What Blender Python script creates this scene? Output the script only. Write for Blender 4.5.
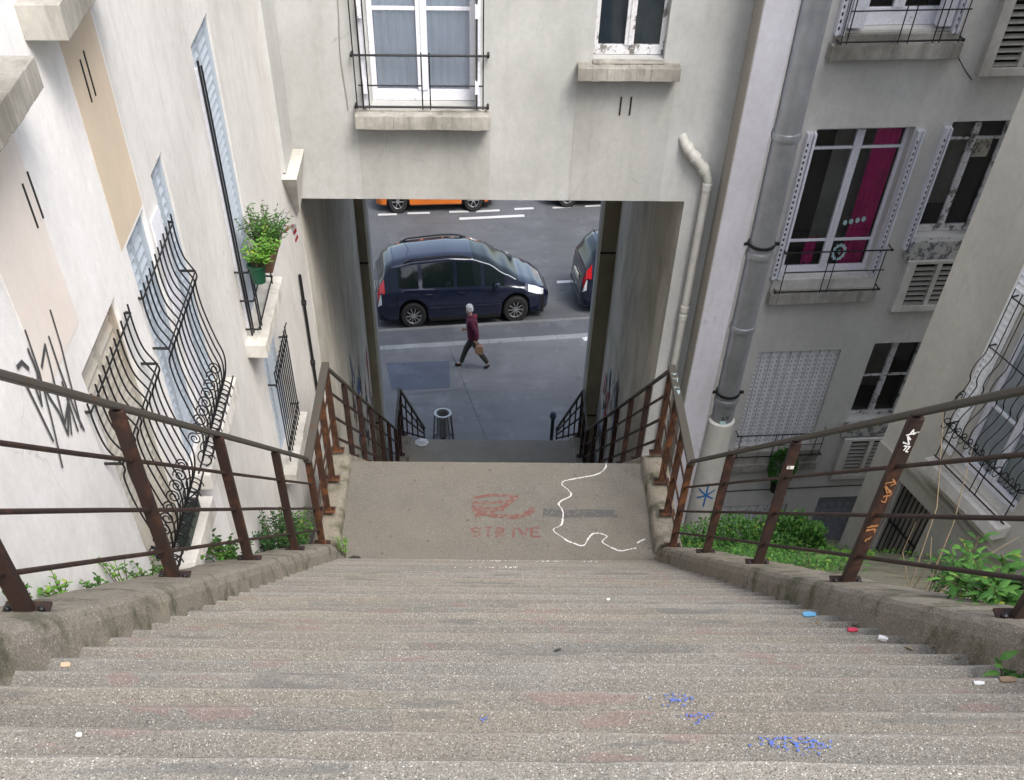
import bpy, bmesh, math, random
from mathutils import Vector, Matrix, noise
random.seed(7)
C = bpy.context.scene.collection
sc = bpy.context.scene
for o in list(bpy.data.objects): bpy.data.objects.remove(o)
# ------------------------------------------------------------------ camera
cd = bpy.data.cameras.new('camera'); cam = bpy.data.objects.new('camera', cd); C.objects.link(cam); sc.camera = cam
R = Vector((0.99997218, 0.0062648, 0.00404747)); U = Vector((-0.00744447, 0.87165683, 0.49006015)); F = Vector((0.00045787, 0.49007665, -0.87167922))
cam.matrix_world = Matrix(((R.x, U.x, -F.x, 0), (R.y, U.y, -F.y, 0), (R.z, U.z, -F.z, 13.2), (0, 0, 0, 1)))
cd.sensor_width = 36; cd.lens = 874.189/1024*36
cd.shift_x = (512-479.664)/1024; cd.shift_y = (959.38-390)/1024
cd.clip_start = .05; cd.clip_end = 600
# ------------------------------------------------------------------ light
SUN_EL, SUN_AZ = math.radians(50), math.radians(143)      # azimuth clockwise from +Y
w = bpy.data.worlds.new('World'); sc.world = w; w.use_nodes = True
nt = w.node_tree; bg = nt.nodes['Background']; sky = nt.nodes.new('ShaderNodeTexSky'); sky.sky_type = 'NISHITA'
sky.sun_disc = False; sky.sun_elevation = SUN_EL; sky.sun_rotation = SUN_AZ; sky.air_density = 1.0; sky.dust_density = 3.0; sky.ozone_density = .6
hs_n = nt.nodes.new('ShaderNodeHueSaturation'); hs_n.inputs['Saturation'].default_value = .72; nt.links.new(sky.outputs[0], hs_n.inputs['Color']); nt.links.new(hs_n.outputs[0], bg.inputs[0]); bg.inputs[1].default_value = .15
sl = bpy.data.lights.new('sun', 'SUN'); sl.energy = 1.5; sl.angle = math.radians(30); sl.color = (1, .965, .91)
so = bpy.data.objects.new('sun', sl); C.objects.link(so); so.location = (6, -8, 30)
sd = Vector((math.sin(SUN_AZ)*math.cos(SUN_EL), math.cos(SUN_AZ)*math.cos(SUN_EL), math.sin(SUN_EL)))
so.rotation_euler = sd.to_track_quat('Z', 'Y').to_euler()
vs = sc.view_settings; vs.view_transform = 'Standard'; vs.look = 'None'; vs.gamma = 1; vs.use_curve_mapping = False
vs.exposure = 1.05

# ------------------------------------------------------------------ materials
def newmat(name):
    m = bpy.data.materials.new(name); m.use_nodes = True
    return m, m.node_tree, m.node_tree.nodes['Principled BSDF']
def N(t, kind, **kw):
    n = t.nodes.new(kind)
    for k, v in kw.items():
        if k in n.inputs: n.inputs[k].default_value = v
        else: setattr(n, k, v)
    return n
def ramp(t, src, stops, out=0):
    r = t.nodes.new('ShaderNodeValToRGB'); t.links.new(src, r.inputs[0]); e = r.color_ramp.elements
    while len(e) < len(stops): e.new(.5)
    for i, (p, c) in enumerate(stops):
        e[i].position = p; e[i].color = (c if isinstance(c, tuple) else (c, c, c)) + (1,)
    return r.outputs[0]
def mix(t, fac, a, b, mode='MIX'):
    m = t.nodes.new('ShaderNodeMix'); m.data_type = 'RGBA'; m.blend_type = mode
    for sock, v in ((m.inputs[0], fac), (m.inputs[6], a), (m.inputs[7], b)):
        if hasattr(v, 'is_output'): t.links.new(v, sock)
        elif isinstance(v, (int, float)): sock.default_value = v
        else: sock.default_value = (v if len(v) == 4 else tuple(v)+(1,))
    return m.outputs[2]
def coords(t, scale=(1, 1, 1)):
    tc = t.nodes.new('ShaderNodeTexCoord'); mp = t.nodes.new('ShaderNodeMapping'); mp.inputs['Scale'].default_value = scale
    t.links.new(tc.outputs['Object'], mp.inputs[0]); return mp.outputs[0]
def noi(t, v, scale, detail=5, rough=.6, dist=0):
    n = N(t, 'ShaderNodeTexNoise', Scale=scale, Detail=detail, Roughness=rough, Distortion=dist); t.links.new(v, n.inputs['Vector']); return n.outputs['Fac']
def bump(t, b, h, strength=.3, dist=.01):
    n = N(t, 'ShaderNodeBump', Strength=strength, Distance=dist); t.links.new(h, n.inputs['Height']); t.links.new(n.outputs[0], b.inputs['Normal'])
def scale3(c, k): return tuple(x*k for x in c)

def plaster(name, base, dirty, amt=.5, streak=.35, fine=.15):
    m, t, b = newmat(name); v = coords(t)
    big = ramp(t, noi(t, v, .9, 6, .62, .4), [(.42, 0), (.68, 1)])
    sv = coords(t, (6, 6, .45)); st = ramp(t, noi(t, sv, 1.0, 6, .7), [(.5, 0), (.75, 1)])
    f = noi(t, v, 14, 8, .7); f2 = noi(t, v, 160, 3, .6)
    c = mix(t, big, base, mix(t, amt, base, dirty)); 
    sm = t.nodes.new('ShaderNodeMath'); sm.operation = 'MULTIPLY'; t.links.new(st, sm.inputs[0]); sm.inputs[1].default_value = streak
    c = mix(t, sm.outputs[0], c, dirty)
    c = mix(t, fine*2, c, ramp(t, f, [(.3, .55), (.7, 1.0)]), 'MULTIPLY')
    sp = ramp(t, noi(t, v, 30, 2, .5), [(.2, 1), (.245, 0)])
    s2 = t.nodes.new('ShaderNodeMath'); s2.operation = 'MULTIPLY'; t.links.new(sp, s2.inputs[0]); s2.inputs[1].default_value = .5
    c = mix(t, s2.outputs[0], c, scale3(dirty, .5))
    dn = t.nodes.new('ShaderNodeVectorMath'); dn.operation = 'ADD'; t.links.new(v, dn.inputs[0])
    n3 = N(t, 'ShaderNodeTexNoise', Scale=2.5, Detail=5.0); t.links.new(v, n3.inputs['Vector']); vs_ = t.nodes.new('ShaderNodeVectorMath'); vs_.operation = 'SCALE'; vs_.inputs['Scale'].default_value = .5; t.links.new(n3.outputs['Color'], vs_.inputs[0]); t.links.new(vs_.outputs[0], dn.inputs[1])
    ck = N(t, 'ShaderNodeTexVoronoi', Scale=.9, feature='DISTANCE_TO_EDGE'); t.links.new(dn.outputs[0], ck.inputs['Vector'])
    cm = N(t, 'ShaderNodeMath', operation='MULTIPLY'); t.links.new(ramp(t, ck.outputs['Distance'], [(.0, .4), (.005, 0)]), cm.inputs[0]); t.links.new(ramp(t, noi(t, v, .8, 3), [(.56, 0), (.64, 1)]), cm.inputs[1])
    c = mix(t, cm.outputs[0], c, scale3(dirty, .55))
    t.links.new(c, b.inputs['Base Color']); b.inputs['Roughness'].default_value = .85
    ad = t.nodes.new('ShaderNodeMath'); ad.operation = 'ADD'; t.links.new(f, ad.inputs[0]); t.links.new(f2, ad.inputs[1])
    bump(t, b, ad.outputs[0], .35, .006)
    return m
def plain(name, col, rough=.6, metal=0, var=.25, scale=12, bmp=.15, spec=.5, coat=0):
    m, t, b = newmat(name); v = coords(t); f = noi(t, v, scale, 6, .65)
    c = mix(t, ramp(t, f, [(.3, 0), (.7, 1)]), scale3(col, 1-var), scale3(col, 1+var*.4))
    t.links.new(c, b.inputs['Base Color']); b.inputs['Roughness'].default_value = rough; b.inputs['Metallic'].default_value = metal
    b.inputs['Specular IOR Level'].default_value = spec; b.inputs['Coat Weight'].default_value = coat
    if bmp: bump(t, b, f, bmp, .004)
    return m
def worn_paint(name, col, under, thr=.56, sc_=9):
    m, t, b = newmat(name); v = coords(t)
    f = noi(t, v, sc_, 8, .72); k = ramp(t, f, [(thr, 0), (thr+.05, 1)])
    c = mix(t, k, mix(t, ramp(t, noi(t, v, 40), [(.3, 0), (.7, 1)]), scale3(col, .8), col), under)
    t.links.new(c, b.inputs['Base Color']); b.inputs['Roughness'].default_value = .6; bump(t, b, f, .3, .003); return m
def aggregate(name, base, speck=.5, size=120, dark=.05, warm=(.2, .17, .13), stainc=None, moss=0, wear_shade=False):
    m, t, b = newmat(name); v = coords(t)
    c = mix(t, ramp(t, noi(t, v, 2.2, 6, .65), [(.3, 0), (.7, 1)]), scale3(base, .80), scale3(base, 1.14))
    c = mix(t, ramp(t, noi(t, v, .7, 4, .6), [(.35, 0), (.65, 1)]), c, mix(t, .5, c, scale3((base[0]*1.1, base[1], base[2]*.85), 1)))
    vd = t.nodes.new('ShaderNodeVectorMath'); vd.operation = 'ADD'; t.links.new(v, vd.inputs[0])
    nz = N(t, 'ShaderNodeTexNoise', Scale=60.0, Detail=2.0); t.links.new(v, nz.inputs['Vector'])
    vm = t.nodes.new('ShaderNodeVectorMath'); vm.operation = 'SCALE'; vm.inputs['Scale'].default_value = .012; t.links.new(nz.outputs['Color'], vm.inputs[0]); t.links.new(vm.outputs[0], vd.inputs[1])
    nears = []
    for sz, lim in ((size, .5), (size*.7, .36), (size*2.1, .5)):
        vo = N(t, 'ShaderNodeTexVoronoi', Scale=sz); t.links.new(vd.outputs[0], vo.inputs['Vector'])
        sx = t.nodes.new('ShaderNodeSeparateColor'); t.links.new(vo.outputs['Color'], sx.inputs[0])
        near = ramp(t, vo.outputs['Distance'], [(lim*.55, 1), (lim, 0)]); nears.append(near)
        def sel(ch, a, amt):
            r = ramp(t, sx.outputs[ch], [(a, 0), (a+.01, amt)]); q = t.nodes.new('ShaderNodeMath'); q.operation = 'MULTIPLY'
            t.links.new(r, q.inputs[0]); t.links.new(near, q.inputs[1]); return q.outputs[0]
        c = mix(t, sel(0, .55, .55), c, warm); c = mix(t, sel(1, .72, .7), c, (dark, dark, dark*.9)); c = mix(t, sel(2, .76, .6), c, (speck*.8, speck*.76, speck*.66)); c = mix(t, sel(0, .93, .9), c, (speck*1.25, speck*1.22, speck*1.15))
    c = mix(t, .6, c, ramp(t, noi(t, v, 130, 4, .8), [(.32, .35), (.68, 1.35)]), 'MULTIPLY')
    if wear_shade:      # step-edge light and shade painted in: paler worn nosing, darker dirty tread back
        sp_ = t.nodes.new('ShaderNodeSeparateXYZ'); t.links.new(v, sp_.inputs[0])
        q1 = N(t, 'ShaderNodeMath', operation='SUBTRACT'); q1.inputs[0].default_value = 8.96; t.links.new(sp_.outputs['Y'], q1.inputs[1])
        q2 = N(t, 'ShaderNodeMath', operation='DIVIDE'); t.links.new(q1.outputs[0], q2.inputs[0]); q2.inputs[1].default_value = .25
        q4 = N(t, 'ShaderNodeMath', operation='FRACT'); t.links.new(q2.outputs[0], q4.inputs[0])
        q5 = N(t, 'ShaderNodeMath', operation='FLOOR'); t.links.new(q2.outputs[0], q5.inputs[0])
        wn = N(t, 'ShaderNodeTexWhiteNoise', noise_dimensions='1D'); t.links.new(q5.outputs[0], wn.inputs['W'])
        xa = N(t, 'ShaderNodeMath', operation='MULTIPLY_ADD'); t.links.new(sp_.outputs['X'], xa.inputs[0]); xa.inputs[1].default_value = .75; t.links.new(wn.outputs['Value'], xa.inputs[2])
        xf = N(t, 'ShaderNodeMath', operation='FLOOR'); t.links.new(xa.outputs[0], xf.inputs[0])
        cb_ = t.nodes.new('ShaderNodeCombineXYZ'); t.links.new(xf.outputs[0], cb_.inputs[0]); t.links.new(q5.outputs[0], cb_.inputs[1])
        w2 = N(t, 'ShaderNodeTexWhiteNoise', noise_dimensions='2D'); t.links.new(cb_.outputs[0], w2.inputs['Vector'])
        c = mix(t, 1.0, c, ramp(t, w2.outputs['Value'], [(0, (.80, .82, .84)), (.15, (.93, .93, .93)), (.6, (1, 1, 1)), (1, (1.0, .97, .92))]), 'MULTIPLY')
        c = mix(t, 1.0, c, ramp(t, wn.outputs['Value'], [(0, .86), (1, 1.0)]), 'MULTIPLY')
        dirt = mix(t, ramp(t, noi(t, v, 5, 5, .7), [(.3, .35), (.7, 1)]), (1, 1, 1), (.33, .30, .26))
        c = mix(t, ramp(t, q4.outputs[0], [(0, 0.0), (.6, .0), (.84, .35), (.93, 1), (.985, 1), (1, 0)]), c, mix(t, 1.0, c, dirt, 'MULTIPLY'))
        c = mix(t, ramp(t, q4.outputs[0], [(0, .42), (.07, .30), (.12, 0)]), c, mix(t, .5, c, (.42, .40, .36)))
    if stainc:
        pk = ramp(t, noi(t, coords(t, (1.6, 4.5, 1.5)), 1.9, 4, .6, .3), [(.615, 0), (.64, 1)])
        q = t.nodes.new('ShaderNodeMath'); q.operation = 'MULTIPLY'; t.links.new(pk, q.inputs[0]); q.inputs[1].default_value = .33
        c = mix(t, q.outputs[0], c, stainc)
        gk = ramp(t, noi(t, coords(t, (1.1, 7, 7)), 1.1, 3, .5), [(.63, 0), (.655, 1)])
        q = t.nodes.new('ShaderNodeMath'); q.operation = 'MULTIPLY'; t.links.new(gk, q.inputs[0]); q.inputs[1].default_value = .55
        c = mix(t, q.outputs[0], c, (.115, .115, .11))
    if moss:
        mk = ramp(t, noi(t, v, 3.2, 7, .7), [(.5, 0), (.62, 1)]); q = t.nodes.new('ShaderNodeMath'); q.operation = 'MULTIPLY'
        t.links.new(mk, q.inputs[0]); q.inputs[1].default_value = moss; c = mix(t, q.outputs[0], c, (.05, .055, .022))
    t.links.new(c, b.inputs['Base Color']); b.inputs['Roughness'].default_value = .85
    bump(t, b, mix(t, .5, nears[0], ramp(t, noi(t, v, 35, 5, .7), [(.2, 0), (.8, 1)])), .6, .005)
    return m
def asphalt(name, col, speck=.03, sc_=1):
    m, t, b = newmat(name); v = coords(t)
    c = mix(t, ramp(t, noi(t, v, .6*sc_, 6, .65, .5), [(.3, 0), (.7, 1)]), scale3(col, .8), scale3(col, 1.2))
    c = mix(t, .5, c, ramp(t, noi(t, v, 70, 4, .7), [(.3, .6), (.7, 1)]), 'MULTIPLY')
    c = mix(t, ramp(t, noi(t, v, 9, 2, .5), [(.74, 0), (.76, .6)]), c, scale3(col, 1.9))
    c = mix(t, ramp(t, noi(t, coords(t, (.35, 2, 1)), 1.5, 5, .6), [(.5, 0), (.7, .5)]), c, scale3(col, .62))
    c = mix(t, ramp(t, noi(t, v, 3.3, 3, .5), [(.66, 0), (.69, .45)]), c, scale3(col, .5)); c = mix(t, ramp(t, noi(t, v, 1.1, 6, .75), [(.55, 0), (.6, .3)]), c, scale3(col, 1.45))
    t.links.new(c, b.inputs['Base Color']); b.inputs['Roughness'].default_value = .8; bump(t, b, noi(t, v, 90, 4), .4, .004); return m
def rusty(name, base=(.045, .02, .014), rust=(.16, .06, .025), thr=.5):
    m, t, b = newmat(name); v = coords(t)
    f = noi(t, v, 7, 8, .7); k = ramp(t, f, [(thr, 0), (thr+.14, 1)])
    c = mix(t, k, base, rust); c = mix(t, .4, c, ramp(t, noi(t, v, 90), [(.3, .5), (.7, 1)]), 'MULTIPLY')
    t.links.new(c, b.inputs['Base Color']); b.inputs['Roughness'].default_value = .62; b.inputs['Metallic'].default_value = .15; bump(t, b, f, .4, .003); return m
def glassy(name, col=(.02, .025, .03), rough=.04, refl=.1):
    m, t, b = newmat(name); t.nodes.remove(b); out = t.nodes['Material Output']
    tr = N(t, 'ShaderNodeBsdfTransparent', Color=(.90, .93, .94, 1)); gl = N(t, 'ShaderNodeBsdfGlossy', Roughness=rough)
    lw = N(t, 'ShaderNodeFresnel', IOR=1.5); mx = t.nodes.new('ShaderNodeMixShader')
    ad = t.nodes.new('ShaderNodeMath'); ad.operation = 'ADD'; t.links.new(lw.outputs[0], ad.inputs[0]); ad.inputs[1].default_value = refl; ad.use_clamp = True
    t.links.new(ad.outputs[0], mx.inputs[0]); t.links.new(tr.outputs[0], mx.inputs[1]); t.links.new(gl.outputs[0], mx.inputs[2]); t.links.new(mx.outputs[0], out.inputs[0]); return m
def leafmat(name, a, bcol):
    m, t, b = newmat(name); g = t.nodes.new('ShaderNodeNewGeometry')
    c = ramp(t, g.outputs['Random Per Island'], [(0, scale3(a, .7)), (.35, a), (.8, bcol), (.96, bcol), (.975, (bcol[0]*2.2, bcol[1]*1.15, bcol[2]))]); t.links.new(c, b.inputs['Base Color'])
    b.inputs['Roughness'].default_value = .5; b.inputs['Specular IOR Level'].default_value = .35
    b.inputs['Subsurface Weight'].default_value = 0
    out = t.nodes['Material Output']; tl = N(t, 'ShaderNodeBsdfTranslucent'); t.links.new(c, tl.inputs[0]); mx = N(t, 'ShaderNodeMixShader', Fac=.3)
    t.links.new(b.outputs[0], mx.inputs[1]); t.links.new(tl.outputs[0], mx.inputs[2]); t.links.new(mx.outputs[0], out.inputs[0]); return m

M = {}
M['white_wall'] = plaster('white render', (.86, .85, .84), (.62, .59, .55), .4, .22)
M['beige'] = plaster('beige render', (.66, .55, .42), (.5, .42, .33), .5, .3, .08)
M['shaded_white_wall'] = plaster('shaded white render', (.73, .715, .69), (.50, .48, .45), .55, .4)  # white render greyed: dimmer light towards the passage put into the colour
M['beige_pale'] = plaster('pale pinkish render', (.80, .735, .68), (.7, .62, .55), .5, .3, .08)
M['grey_wall'] = plaster('off white render', (.525, .53, .515), (.33, .33, .31), .6, .32)
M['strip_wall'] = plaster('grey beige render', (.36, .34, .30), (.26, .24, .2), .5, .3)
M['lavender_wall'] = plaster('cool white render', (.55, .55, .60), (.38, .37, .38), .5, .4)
M['recess_wall'] = plaster('grey render', (.68, .67, .64), (.47, .46, .43), .5, .3)
M['right_wall'] = plaster('warm grey render', (.62, .595, .53), (.43, .41, .36), .55, .3)
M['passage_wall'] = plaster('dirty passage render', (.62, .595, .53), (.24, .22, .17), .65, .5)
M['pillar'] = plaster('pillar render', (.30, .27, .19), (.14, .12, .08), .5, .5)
M['pillar_lit_side'] = plaster('pillar lit side', (.4, .4, .39), (.25, .24, .2), .5, .4)  # street light on the pillars' inner faces put into a paler colour
M['tiles'] = plaster('rough stone lining', (.42, .39, .3), (.35, .2, .08), .7, .6, .3)
M['sill'] = plaster('sill stone', (.48, .46, .41), (.12, .11, .09), .8, .75, .3)
M['sill_white'] = plaster('white sill', (.74, .72, .68), (.3, .28, .22), .6, .5, .2)
M['stair'] = aggregate('stair aggregate', (.228, .222, .202), .60, 175, .05, (.24, .19, .14), (.23, .125, .12), wear_shade=True)
M['landing'] = aggregate('landing concrete', (.172, .163, .142), .36, 150, .06, (.15, .13, .105))
M['far_landing_lit'] = aggregate('lit far landing concrete', (.31, .29, .24), .4, 150, .06, (.2, .17, .13))  # landing concrete lightened and warmed: passage light put into the colour
M['kerb'] = aggregate('kerb concrete', (.26, .235, .19), .45, 135, .06, (.2, .17, .13), moss=.75)
M['slab'] = aggregate('mossy slab', (.19, .19, .13), .3, 90, .06, (.15, .14, .09), moss=.6)
M['pavement'] = asphalt('pavement asphalt', (.165, .167, .172))
M['patch'] = asphalt('pavement repair', (.095, .11, .145))
M['gutter_asphalt'] = asphalt('kerbside asphalt', (.11, .115, .125))
M['road'] = asphalt('road asphalt', (.10, .105, .112))
M['granite'] = asphalt('granite kerb', (.27, .28, .29)); M['kerbgrey'] = asphalt('dark kerb', (.17, .175, .17))
M['roadpaint'] = worn_paint('road paint', (.58, .58, .58), (.15, .15, .16), .6)
M['rust'] = rusty('rusted steel', (.032, .017, .014), (.085, .034, .018), .52)
M['rust_sunlit'] = rusty('sunlit rusted steel', (.055, .025, .015), (.17, .068, .026), .5)  # same rust made more orange: sunlight on the landing railing put into the colour
M['handrail'] = rusty('worn handrail', (.085, .078, .066), (.12, .065, .035), .55)
M['iron'] = plain('black iron', (.012, .012, .014), .45, .2, .3, 30)
M['zinc'] = plain('zinc', (.40, .42, .45), .42, .75, .22, 5)
M['pvc'] = plain('white plastic pipe', (.55, .54, .5), .5, 0, .15, 6)
M['whitepaint'] = worn_paint('white gloss paint', (.82, .83, .9), (.35, .34, .32), .64)
M['whiteold'] = worn_paint('flaking white paint', (.7, .7, .72), (.16, .15, .14), .52)
M['peel'] = worn_paint('peeling grey paint', (.5, .5, .47), (.13, .13, .14), .5)
M['shutter_beige'] = plaster('grey beige metal shutter', (.46, .45, .40), (.34, .2, .1), .5, .5)
M['shutter_blue'] = plain('blue grey shutter', (.38, .43, .49), .6, 0, .06, 25, .05)
M['shutter_white'] = plain('white metal shutter', (.84, .85, .86), .5, 0, .12, 8)
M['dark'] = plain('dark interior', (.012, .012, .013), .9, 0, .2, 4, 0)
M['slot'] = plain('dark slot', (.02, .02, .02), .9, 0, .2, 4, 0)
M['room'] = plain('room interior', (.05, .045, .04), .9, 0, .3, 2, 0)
M['glass'] = glassy('window glass', refl=.03)
M['glass_blue'] = glassy('window glass reflecting sky', refl=.14)
M['curtain'] = plain('net curtain', (.88, .92, 1.0), .9, 0, .05, 6, 0)
M['pink'] = plain('magenta curtain', (.75, .03, .28), .8, 0, .25, 5, 0)
M['orange_cloth'] = plain('orange cloth', (.30, .05, .02), .85, 0, .4, 9, 0)
M['sticker'] = plain('pale blue sticker', (.45, .62, .66), .6, 0, .1, 20, 0)
M['tag'] = plain('grey spray paint', (.07, .07, .075), .8, 0, .3, 20, 0)
M['bluetag'] = plain('blue spray paint', (.03, .16, .42), .8, 0, .3, 20, 0)
M['chalk'] = worn_paint('white chalk', (.75, .75, .73), (.25, .24, .2), .54, 25)
M['redstencil'] = worn_paint('faded red stencil', (.185, .088, .075), (.165, .145, .12), .52, 22)
M['greystencil'] = worn_paint('faded grey stencil', (.10, .10, .098), (.16, .15, .13), .55, 22)
M['bluepaint'] = plain('blue paint', (.10, .17, .55), .8, 0, .3, 30, 0)
M['terracotta_green'] = plain('green plastic pot', (.008, .07, .035), .5, 0, .15, 10)
M['leaf'] = leafmat('leaf', (.04, .13, .02), (.10, .25, .045))
M['leaf_dark'] = leafmat('dark leaf', (.02, .07, .02), (.05, .15, .035))
M['leaf_light'] = leafmat('light leaf', (.10, .26, .03), (.18, .38, .06))
M['topiary'] = leafmat('topiary leaf', (.02, .10, .01), (.05, .2, .02))
M['stem'] = plain('stem', (.10, .075, .04), .8, 0, .3, 20)
M['dry'] = plain('dry stalk', (.26, .2, .13), .85, 0, .3, 20)

# ------------------------------------------------------------------ mesh builder
class MB:
    def __init__(s): s.v = []; s.f = []
    def quad(s, a, b, c, d):
        n = len(s.v); s.v += [tuple(a), tuple(b), tuple(c), tuple(d)]; s.f.append((n, n+1, n+2, n+3)); return s
    def poly(s, pts):
        n = len(s.v); s.v += [tuple(p) for p in pts]; s.f.append(tuple(range(n, n+len(pts)))); return s
    def box(s, T, u0, u1, w0, w1, z0, z1):
        n = len(s.v)
        for z in (z0, z1):
            for (u, w_) in ((u0, w0), (u1, w0), (u1, w1), (u0, w1)): s.v.append(tuple(T(u, w_, z)))
        for f in ((0, 3, 2, 1), (4, 5, 6, 7), (0, 1, 5, 4), (1, 2, 6, 5), (2, 3, 7, 6), (3, 0, 4, 7)): s.f.append(tuple(n+i for i in f))
        return s
    def beam(s, a, b, sx, sy, up=(0, 0, 1)):
        a = Vector(a); b = Vector(b); d = (b-a).normalized(); up = Vector(up)
        if abs(d.dot(up)) > .95: up = Vector((0, 1, 0))
        x = d.cross(up).normalized(); y = x.cross(d).normalized(); n = len(s.v)
        for p in (a, b):
            for (i, j) in ((-1, -1), (1, -1), (1, 1), (-1, 1)): s.v.append(tuple(p+x*(i*sx/2)+y*(j*sy/2)))
        for f in ((0, 3, 2, 1), (4, 5, 6, 7), (0, 1, 5, 4), (1, 2, 6, 5), (2, 3, 7, 6), (3, 0, 4, 7)): s.f.append(tuple(n+i for i in f))
        return s
    def tube(s, pts, r, k=8, caps=True):
        pts = [Vector(p) for p in pts]; n0 = len(s.v); rr = r if isinstance(r, (list, tuple)) else [r]*len(pts)
        prev = None
        for i, p in enumerate(pts):
            d = (pts[min(i+1, len(pts)-1)]-pts[max(i-1, 0)]).normalized()
            if prev is None:
                up = Vector((0, 0, 1)) if abs(d.z) < .9 else Vector((0, 1, 0)); x = d.cross(up).normalized()
            else: x = (prev - d*prev.dot(d)).normalized()
            prev = x; y = d.cross(x)
            for j in range(k):
                a = 2*math.pi*j/k; s.v.append(tuple(p+(x*math.cos(a)+y*math.sin(a))*rr[i]))
        for i in range(len(pts)-1):
            for j in range(k): s.f.append((n0+i*k+j, n0+i*k+(j+1) % k, n0+(i+1)*k+(j+1) % k, n0+(i+1)*k+j))
        if caps: s.f.append(tuple(n0+j for j in reversed(range(k)))); s.f.append(tuple(n0+(len(pts)-1)*k+j for j in range(k)))
        return s
    def lathe(s, c, prof, k=20, axis='z'):
        c = Vector(c); n0 = len(s.v)
        for (r, h) in prof:
            for j in range(k):
                a = 2*math.pi*j/k; x, y = r*math.cos(a), r*math.sin(a)
                s.v.append(tuple(c+(Vector((x, y, h)) if axis == 'z' else Vector((x, h, y)))))
        for i in range(len(prof)-1):
            for j in range(k):
                q = (n0+i*k+j, n0+i*k+(j+1) % k, n0+(i+1)*k+(j+1) % k, n0+(i+1)*k+j)
                s.f.append(q)
        return s
    def ribbon(s, T, pts, wd, off=.004, jit=.0):
        """flat strip on the plane T; pts are (u,z)"""
        for (a, b) in zip(pts[:-1], pts[1:]):
            d = Vector((b[0]-a[0], b[1]-a[1])); L = d.length
            if L < 1e-5: continue
            d /= L; n = Vector((-d.y, d.x))*wd/2; e = d*wd*.25
            P = [Vector(a)-n-e, Vector(b)-n+e, Vector(b)+n+e, Vector(a)+n-e]
            off += .00012
            s.poly([T(p.x, off, p.y) for p in P])
        return s
    def build(s, name, mat, parent=None, smooth=False, bevel=0, label=None, fix=True):
        me = bpy.data.meshes.new(name); me.from_pydata(s.v, [], s.f); me.materials.append(mat if not isinstance(mat, str) else M[mat])
        if fix:
            bm = bmesh.new(); bm.from_mesh(me); bmesh.ops.recalc_face_normals(bm, faces=bm.faces)
            if smooth:
                for f in bm.faces: f.smooth = True
                for e in bm.edges:
                    if len(e.link_faces) == 2 and e.calc_face_angle(0) > math.radians(40): e.smooth = False
            bm.to_mesh(me); bm.free()
        o = bpy.data.objects.new(name, me); C.objects.link(o)
        if bevel:
            md = o.modifiers.new('bevel', 'BEVEL'); md.width = bevel; md.segments = 2; md.limit_method = 'ANGLE'
        if parent is not None: attach(o, parent)
        if label: o['label'] = label
        return o
def attach(o, parent):
    o.parent = parent
    p = parent; loc = Matrix.Identity(4)
    chain = []
    while p is not None: chain.append(p); p = p.parent
    mw = Matrix.Identity(4)
    for q in reversed(chain): mw = mw @ (q.matrix_parent_inverse @ q.matrix_basis)
    o.matrix_parent_inverse = mw.inverted()
def thing(name, label, cat, loc, group=None, rotz=0):
    o = bpy.data.objects.new(name, None); C.objects.link(o); o.location = loc; o.rotation_euler = (0, 0, rotz); o.empty_display_size = .2
    o['label'] = label; o['category'] = cat
    if group: o['group'] = group
    return o
def tag(o, label, cat, group=None, kind=None):
    o['label'] = label; o['category'] = cat
    if group: o['group'] = group
    if kind: o['kind'] = kind
    return o
def struct(o, label=None):
    o['kind'] = 'structure'
    if label: o['label'] = label
    return o
def W3(u, w_, z): return (u, w_, z)     # plain world axes: u=x, w=y

def jag(a, amp, sc_=1.0, seed=0): return noise.noise(Vector((a*sc_, seed*7.3, 1.7)))*amp

# ------------------------------------------------------------------ geometry constants
KS = .6565
XL, XR = -1.70, 2.055
Y1, Z1 = 8.96, 6.517            # foot of the upper flight
Y2 = 11.12                      # far edge of the first landing
Z2, Y3, Y4 = 1.405, 18.90, 20.5
def plane_z(y):                 # slope line the kerbs follow
    if y < 1.55: return 12.55-KS*1.55-.0
    if y < 9.187: return 12.55-KS*y
    if y < Y2: return Z1
    if y < Y3: return Z1-KS*(y-Y2)
    if y < Y4: return Z2
    return max(0, Z2-KS*(y-Y4))

# ------------------------------------------------------------------ stairs
def flight(name, ys, z_top, n, T, Rr, x0, x1, mat, up=True):
    """steps going down in +y from (ys, z_top)"""
    m = MB(); nx = 40; prof = []
    y, z = ys, z_top
    for k in range(n):
        prof += [(y-T+.0, z, 0), (y-.016, z, 0), (y-.004, z-.005, 1), (y, z-.018, 1), (y, z-Rr+.001, 0)]
        y += T; z -= Rr
    rows = []
    for (py, pz, ed) in prof:
        row = []
        for i in range(nx+1):
            x = x0+(x1-x0)*i/nx
            jy = jag(x, .008, 3, pz*9)+jag(x, .004, 17, pz*3); jz = jag(x, .006, 2.1, round(pz, 1)*5)
            wear_shade = -.006*math.exp(-((x-.2)/.9)**2) if ed else 0
            row.append(len(m.v)); m.v.append((x, py+jy, pz+jz*(.5)+wear_shade))
        rows.append(row)
    for a, b in zip(rows[:-1], rows[1:]):
        for i in range(nx): m.f.append((a[i], a[i+1], b[i+1], b[i]))
    return m.build(name, mat)
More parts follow.
